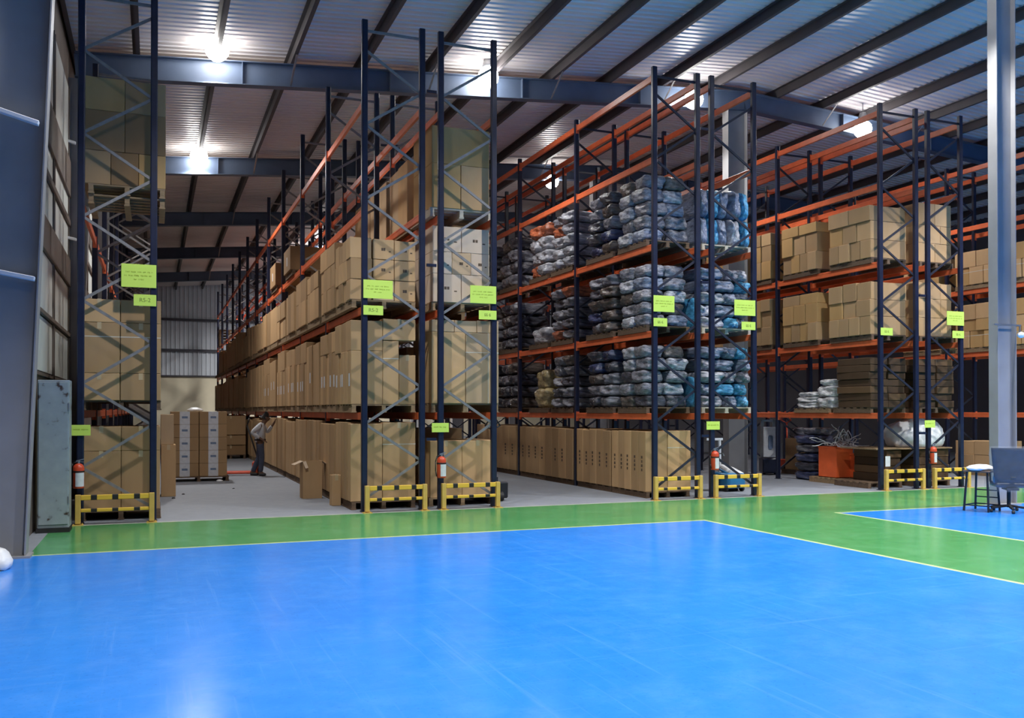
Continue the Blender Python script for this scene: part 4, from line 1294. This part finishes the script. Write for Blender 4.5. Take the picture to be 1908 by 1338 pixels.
# cartons and dark wrapped stacks behind
pallet(15.75, 16.6, 4.4, 5.0, 0.0, 'pallet under the propped cartons beside the red truck', 0.12, 'wood_dark', False)
carton(15.8, 16.55, 4.42, 4.9, 0.12, 0.95, 'dull brown', 'big dull brown carton on the floor between stacker and dark bundles', 'cartons under the orange-bin rack')
bale(15.85, 16.5, 4.45, 4.9, 0.95, 1.25, 'dark grey', 'dark bundle on top of the big dull brown carton', 'dark bundles on the floor')
for r in range(5):
    bale(14.75, 15.5, 2.55, 3.3, 0.22 * r, 0.22 * (r + 1), ['dark blue', 'dark grey'][r % 2], '%s bundle, %s from the floor, beside the orange bin' % (['dark blue', 'dark grey'][r % 2], ordn(r)), 'dark bundles on the floor')
bale(14.9, 15.5, 2.6, 3.2, 1.10, 1.28, 'grey', 'grey bundle crowning the dark stack beside the orange bin', 'dark bundles on the floor')

# orange bin pair on a pallet, with a tangle of white strapping
pallet(14.55, 15.45, 1.45, 2.45, 0.0, 'weathered pallet under the orange bins', 0.13, 'wood', True)


def bin_box(x, y, z, w, d, h, label):
    t = thing('bin', label, 'bin', (x, y, z), 0.0, 'orange bins on the pallet')
    b = MB()
    for s in (-1, 1):
        b.box((s * (w / 2 - 0.006), 0, h / 2), (0.012, d, h)); b.box((0, s * (d / 2 - 0.006), h / 2), (w - 0.024, 0.012, h))
    b.box((0, 0, 0.008), (w, d, 0.016))
    obj('shell', b.mesh('shell', 'bin_orange'), t)
    r = MB()
    for s in (-1, 1):
        r.box((s * w / 2, 0, h - 0.02), (0.03, d + 0.03, 0.035), bevel=0.006); r.box((0, s * d / 2, h - 0.02), (w + 0.03, 0.03, 0.035), bevel=0.006)
    obj('rim', r.mesh('rim', 'bin_orange'), t)
    return t
bin_box(14.86, 1.90, 0.13, 0.48, 0.60, 0.72, 'taller orange bin on the pallet, away from the guard')
bin_box(15.22, 1.62, 0.13, 0.40, 0.34, 0.56, 'lower orange bin on the pallet, next to the guard')
b = MB(); q = random.Random(5)
for i in range(26):
    c0 = Vector((14.95 + q.uniform(-0.2, 0.25), 1.85 + q.uniform(-0.2, 0.2), 0.86 + q.uniform(0, 0.05)))
    pts = [c0]
    d = Vector((q.uniform(-1, 1), q.uniform(-1, 1), q.uniform(0.2, 1.2))).normalized()
    for j in range(7):
        d = (d + Vector((q.uniform(-.6, .6), q.uniform(-.6, .6), q.uniform(-.55, .35)))).normalized()
        pts.append(pts[-1] + d * 0.085)
    for p in pts:
        p.z = max(0.86, p.z)
    b.tube(pts, 0.009, 5)
for sx in (0.0, 0.1, 0.17):   # loops hanging over the front of the lower bin
    b.tube([(15.08 + sx, 1.72, 0.88), (15.10 + sx, 1.43, 0.80), (15.12 + sx, 1.42, 0.45), (15.16 + sx, 1.42, 0.42), (15.17 + sx, 1.42, 0.72)], 0.011, 5)
for s, rr in ((0, 0.15), (1, 0.12)):   # two big loops above
    ctr = Vector((15.05 + 0.14 * s, 1.85, 1.06))
    b.tube([ctr + Vector((rr * 0.7 * math.cos(a), 0.04 * math.sin(2 * a), rr * math.sin(a) + 0.05)) for a in [2 * PI * u / 14 for u in range(15)]], 0.011, 5)
o = obj('plastic_strapping', b.mesh('plastic_strapping', 'plastic_strap', True))
o['kind'] = 'stuff'; tag(o, 'tangle of white plastic strapping heaped on the orange bins', 'strapping')

# small white notice on the orange-bin rack post
tag(obj('paper_notice', MB().box((14.53, -0.055, 0.61), (0.13, 0.006, 0.22)).mesh('paper_notice', 'label')), 'white paper notice low on the end post of the orange-bin rack', 'notice')

# floor cleaning machine behind the blue-bundle guard
t = thing('floor_cleaner', 'blue machine with sloping white lid behind the guard of the blue-bundle rack', 'cleaning machine', (11.27, 1.05, 0), math.radians(0))
t.scale = (1, 1, 0.76)
b = MB(); b.box((0, 0, 0.30), (0.46, 0.62, 0.42), bevel=0.07, seg=3)
obj('body', b.mesh('body', 'machine_blue', True), t)
b = MB(); b.box((0.05, -0.03, 0.56), (0.36, 0.46, 0.14), rot=(0.30, 0.32, 0), bevel=0.04, seg=3)
obj('lid', b.mesh('lid', 'machine_white', True), t)
b = MB(); b.box((0.04, -0.02, 0.485), (0.40, 0.52, 0.08), rot=(0.30, 0.32, 0), bevel=0.03, seg=2)
obj('tank', b.mesh('tank', 'machine_blue', True), t)
obj('handle', MB().tube([(-0.18, 0.25, 0.4), (-0.22, 0.30, 1.0), (-0.22, -0.1, 1.05), (-0.18, -0.1, 0.98)], 0.016).mesh('handle', 'steel', True), t)
for s in (-1, 1):
    obj('wheel', MB().cyl((s * 0.2 - 0.02, -0.18, 0.08), (s * 0.2 + 0.02, -0.18, 0.08), 0.08).mesh('wheel', 'black'), t)
obj('brush_skirt', MB().lathe([(0.20, 0.02), (0.24, 0.02), (0.20, 0.12), (0.0, 0.12)], c=(0, 0.05, 0)).mesh('brush_skirt', 'black'), t)
tag(obj('mop_pole', MB().cyl((11.63, 1.88, 0.0), (11.63, 1.90, 1.05), 0.035, n=12).box((11.50, 1.90, 1.06), (0.42, 0.04, 0.05)).mesh('mop_pole', 'white_paint')), 'white upright pole with crossbar behind the blue cleaning machine', 'pole')

# bright security light bracketed to the pillar
t = thing('floodlight', 'small white floodlight on a thin bar across the steel pillar', 'light fitting', (14.22, -3.215, 3.2))
obj('bracket_bar', MB().box((0.0, 0, 0.03), (0.66, 0.025, 0.03)).box((0.31, 0, -0.05), (0.02, 0.02, 0.14)).mesh('bracket_bar', 'steel'), t)
obj('head', MB().ball((0.34, 0, -0.14), 0.062, 2, (1.3, 1, 0.9)).mesh('head', 'machine_white', True), t)

# ---- stool with crumpled white sheet
t = thing('stool', 'dark four-legged stool with brown board top, beside the wrapped chair', 'stool', (13.02, -3.70, 0), math.radians(18))
legs = [(-0.22, -0.20), (-0.22, 0.20), (0.22, 0.20), (0.22, -0.20)]
for lx, ly in legs:
    obj('leg', MB().bar((lx, ly, 0), (lx * 0.82, ly * 0.82, 0.66), 0.03, 0.03, bevel=0.004).mesh('leg', 'stool_dark'), t)
for i in range(4):
    (ax, ay), (bx, by) = legs[i], legs[(i + 1) % 4]
    for z in ((0.10,) if i != 2 else (0.10, 0.22, 0.34)):
        k = 1 - 0.18 * z / 0.66
        obj('rung', MB().bar((ax * k, ay * k, z), (bx * k, by * k, z), 0.018, 0.018).mesh('rung', 'stool_dark'), t)
obj('seat_board', MB().box((0, 0, 0.675), (0.46, 0.42, 0.03), bevel=0.006).mesh('seat_board', 'stool_wood'), t)
sack('cloth', (12.98, -3.72, 0.690), (0.46, 0.40, 0.10), 'white_bag', 2.2, 'crumpled white sheet lying on the stool', 'cloth', 4, 2.4)
sack('bag', (13.04, -3.98, 0.50), (0.16, 0.08, 0.19), 'machine_blue', 6.2, 'small blue bag hanging from the stool edge', 'bag', 3)

# ---- office chair wrapped in plastic
t = thing('office_chair', 'dark swivel office chair wrapped in clear plastic, seen from behind', 'chair', (13.20, -4.10, 0), math.radians(143))
b = MB()
NX, NZ = 9, 9
gv = [[None] * NX for _ in range(NZ)]
for iz in range(NZ):
    for ix in range(NX):
        u, v = ix / (NX - 1) * 2 - 1, iz / (NZ - 1)
        hw = 0.255 + 0.07 * v
        gv[iz][ix] = b.bm.verts.new((u * hw, 0.16 + 0.05 * u * u * -1 + 0.06 * math.sin(v * PI) * -0.5 + 0.05 * v, 0.50 + 0.58 * v))
for iz in range(NZ - 1):
    for ix in range(NX - 1):
        b.bm.faces.new((gv[iz][ix], gv[iz][ix + 1], gv[iz + 1][ix + 1], gv[iz + 1][ix]))
r = bmesh.ops.solidify(b.bm, geom=b.bm.faces[:], thickness=0.05)
br = obj('backrest', b.mesh('backrest', 'chair_dark', True), t)
obj('seat', MB().box((0, -0.12, 0.46), (0.48, 0.46, 0.08), bevel=0.035, seg=3).mesh('seat', 'chair_dark', True), t)
for s in (-1, 1):
    obj('armrest', MB().tube([(s * 0.24, -0.05, 0.46), (s * 0.29, -0.05, 0.52), (s * 0.29, -0.05, 0.66)], 0.018).box((s * 0.29, -0.08, 0.68), (0.06, 0.26, 0.03), bevel=0.01).mesh('armrest', 'black'), t)
obj('gas_column', MB().cyl((0, -0.1, 0.08), (0, -0.1, 0.42), 0.03).box((0, 0.0, 0.40), (0.18, 0.35, 0.04)).mesh('gas_column', 'black'), t)
obj('back_bar', MB().bar((0, 0.0, 0.41), (0, 0.19, 0.60), 0.07, 0.02).mesh('back_bar', 'black'), t)
for i in range(5):
    a = 2 * PI * i / 5 + 0.3
    e = (0.30 * math.cos(a), -0.1 + 0.30 * math.sin(a), 0.075)
    lg = obj('star_leg', MB().bar((0, -0.1, 0.11), e, 0.05, 0.035, bevel=0.006).mesh('star_leg', 'black'), t)
    obj('caster', MB().cyl((e[0] - 0.02, e[1], 0.028), (e[0] + 0.02, e[1], 0.028), 0.028).mesh('caster', 'black'), lg)
wr = MB()     # loose plastic bag over the backrest and seat
rings = []
for iz in range(12):
    v = iz / 11
    z = 0.36 + 0.745 * v
    hw = 0.335 + 0.02 * math.sin(v * 9) + (0.0 if v < 0.9 else -0.01)
    y0, y1 = (-0.36, 0.25) if v < 0.28 else (0.06, 0.255)
    ring = []
    for k in range(28):
        a = 2 * PI * k / 28
        cx, cy = math.cos(a), math.sin(a)
        pwr = 0.45
        nx = math.copysign(abs(cx) ** pwr, cx); ny = math.copysign(abs(cy) ** pwr, cy)
        p = Vector((nx * hw, (y0 + y1) / 2 + ny * (y1 - y0) / 2, z))
        p += Vector((nx, ny, 0)) * 0.02 * noise.noise(p * 9)
        ring.append(wr.bm.verts.new(p))
    rings.append(ring)
for a, c in zip(rings, rings[1:]):
    for k in range(28):
        wr.bm.faces.new((a[k], a[(k + 1) % 28], c[(k + 1) % 28], c[k]))
wr.bm.faces.new(rings[-1])
o = obj('plastic_wrap', wr.mesh('plastic_wrap', 'film', True), t); o['label'] = 'clear crinkled plastic cover'


# ------------------------------------------------------------------ the worker
def skin(name, pts, edges, m, parent, sub=2, root=None):
    me = bpy.data.meshes.new(name)
    keys = list(pts)
    me.from_pydata([pts[k][0] for k in keys], [], [(keys.index(a), keys.index(b)) for a, b in edges])
    o = obj(name, me, parent)
    bm = bmesh.new(); bm.from_mesh(me)
    ly = bm.verts.layers.skin.verify()
    bm.verts.ensure_lookup_table()
    for i, k in enumerate(keys):
        r = pts[k][1]
        bm.verts[i][ly].radius = r if isinstance(r, tuple) else (r, r)
        bm.verts[i][ly].use_root = (k == (root or keys[0]))
    bm.to_mesh(me); bm.free()
    me.materials.append(M[m])
    md = o.modifiers.new('skin', 'SKIN'); md.use_smooth_shade = True
    sd = o.modifiers.new('sub', 'SUBSURF'); sd.levels = sub; sd.render_levels = sub
    return o


t = thing('person', 'person in light grey shirt and dark trousers bending head over the tall cartons', 'person', (2.55, 9.15, 0), math.radians(-8))
P = {'pelvis': ((0, 0, .90), .115), 'spine': ((-.01, 0, 1.05), .105), 'chest': ((.03, 0, 1.22), .125), 'neck': ((.09, 0, 1.385), .052), 'jaw': ((.145, 0, 1.445), .062), 'skull': ((.165, 0, 1.53), .088), 'crown': ((.165, 0, 1.60), .062), 'nose': ((.262, 0, 1.487), .014),
     'hipR': ((.0, -.09, .86), .088), 'kneeR': ((.05, -.10, .48), .058), 'ankR': ((.01, -.10, .09), .038), 'toeR': ((.15, -.11, .035), .034), 'heelR': ((-.03, -.10, .035), .032),
     'hipL': ((.0, .09, .86), .088), 'kneeL': ((-.02, .10, .48), .058), 'ankL': ((-.20, .10, .10), .038), 'toeL': ((-.07, .11, .035), .034), 'heelL': ((-.25, .10, .045), .032),
     'shR': ((.02, -.175, 1.315), .058), 'elR': ((-.20, -.225, 1.12), .042), 'wrR': ((.03, -.20, .965), .030), 'palmR': ((.085, -.19, .935), .026),
     'shL': ((.05, .175, 1.315), .058), 'elL': ((.18, .21, 1.12), .042), 'wrL': ((.33, .15, 1.34), .030), 'palmL': ((.36, .14, 1.40), .026)}
Ed = [('pelvis', 'spine'), ('spine', 'chest'), ('chest', 'neck'), ('neck', 'jaw'), ('jaw', 'skull'), ('skull', 'crown'), ('jaw', 'nose'), ('pelvis', 'hipR'), ('hipR', 'kneeR'), ('kneeR', 'ankR'), ('ankR', 'toeR'), ('ankR', 'heelR'),
      ('pelvis', 'hipL'), ('hipL', 'kneeL'), ('kneeL', 'ankL'), ('ankL', 'toeL'), ('ankL', 'heelL'), ('chest', 'shR'), ('shR', 'elR'), ('elR', 'wrR'), ('wrR', 'palmR'), ('chest', 'shL'), ('shL', 'elL'), ('elL', 'wrL'), ('wrL', 'palmL')]
for side, base, fwd, lat in (('R', Vector((.085, -.19, .935)), Vector((.85, .1, -.5)).normalized(), Vector((0.1, 1, .2)).normalized()), ('L', Vector((.36, .14, 1.40)), Vector((.45, -.15, .9)).normalized(), Vector((0.1, 1, .1)).normalized())):
    drop = Vector((0.3, 0, -0.6)) if side == 'R' else Vector((0.5, -.2, -.2))
    for i, ln in enumerate((.070, .078, .072, .058)):
        o0 = base + lat * (i - 1.5) * 0.019 + fwd * 0.045
        P['f%s%da' % (side, i)] = (tuple(o0), .0095)
        P['f%s%db' % (side, i)] = (tuple(o0 + fwd * ln * .55), .0088)
        P['f%s%dc' % (side, i)] = (tuple(o0 + fwd * ln * .8 + drop * 0.03), .0080)
        Ed += [('palm' + side, 'f%s%da' % (side, i)), ('f%s%da' % (side, i), 'f%s%db' % (side, i)), ('f%s%db' % (side, i), 'f%s%dc' % (side, i))]
    P['t%sa' % side] = (tuple(base - lat * .03 + fwd * .02), .010)
    P['t%sb' % side] = (tuple(base - lat * .045 + fwd * .055), .0085)
    Ed += [('palm' + side, 't%sa' % side), ('t%sa' % side, 't%sb' % side)]
skin('body', P, Ed, 'skin', t, 1, 'pelvis')
g = lambda k, r: (P[k][0], r)
skin('shirt', {'hem': ((0, 0, .86), .15), 'waist': g('spine', .135), 'chest': g('chest', .152), 'collar': ((.075, 0, 1.345), .07), 'shR': g('shR', .078), 'elR': g('elR', .060), 'cuffR': ((.0, -.205, .985), .044), 'shL': g('shL', .078), 'elL': g('elL', .060), 'cuffL': ((.30, .165, 1.30), .044)},
     [('hem', 'waist'), ('waist', 'chest'), ('chest', 'collar'), ('chest', 'shR'), ('shR', 'elR'), ('elR', 'cuffR'), ('chest', 'shL'), ('shL', 'elL'), ('elL', 'cuffL')], 'shirt', t, 2, 'waist')
skin('trousers', {'waist': ((0, 0, .93), .135), 'seat': g('pelvis', .135), 'hipR': g('hipR', .105), 'kneeR': g('kneeR', .078), 'hemR': ((.015, -.10, .08), .062), 'hipL': g('hipL', .105), 'kneeL': g('kneeL', .078), 'hemL': ((-.195, .10, .09), .062)},
     [('waist', 'seat'), ('seat', 'hipR'), ('hipR', 'kneeR'), ('kneeR', 'hemR'), ('seat', 'hipL'), ('hipL', 'kneeL'), ('kneeL', 'hemL')], 'trousers', t, 2, 'seat')
for nm, h_, t_ in (('R', (-.03, -.10, .045), (.16, -.11, .04)), ('L', (-.25, .10, .05), (-.06, .11, .04))):
    skin('shoe', {'heel': (h_, (.044, .042)), 'mid': (tuple((a + b) / 2 for a, b in zip(h_, t_)), (.046, .044)), 'toe': (t_, (.046, .036))}, [('heel', 'mid'), ('mid', 'toe')], 'shoe', t, 2, 'mid')
skin('hair', {'nape': ((.085, 0, 1.50), .062), 'back': ((.11, 0, 1.56), .082), 'top': ((.165, 0, 1.595), .082), 'fringe': ((.225, 0, 1.585), .05)}, [('nape', 'back'), ('back', 'top'), ('top', 'fringe')], 'hair', t, 2, 'back')
for s in (-1, 1):
    obj('eye', MB().ball((.243, s * .032, 1.515), .011, 2).mesh('eye', 'label', True), t)
    obj('ear', MB().ball((.155, s * .088, 1.505), .026, 2, (.8, .35, 1.1)).mesh('ear', 'skin', True), t)
obj('mouth', MB().ball((.222, 0, 1.435), .016, 2, (.5, 1.4, .35)).mesh('mouth', 'hair', True), t)
obj('belt', MB().lathe([(.139, -.02), (.146, -.02), (.146, .02), (.139, .02)], c=(0, 0, .935), n=20).mesh('belt', 'black'), t)
print('cartons', n_cart[0], 'objects', len(C.objects))
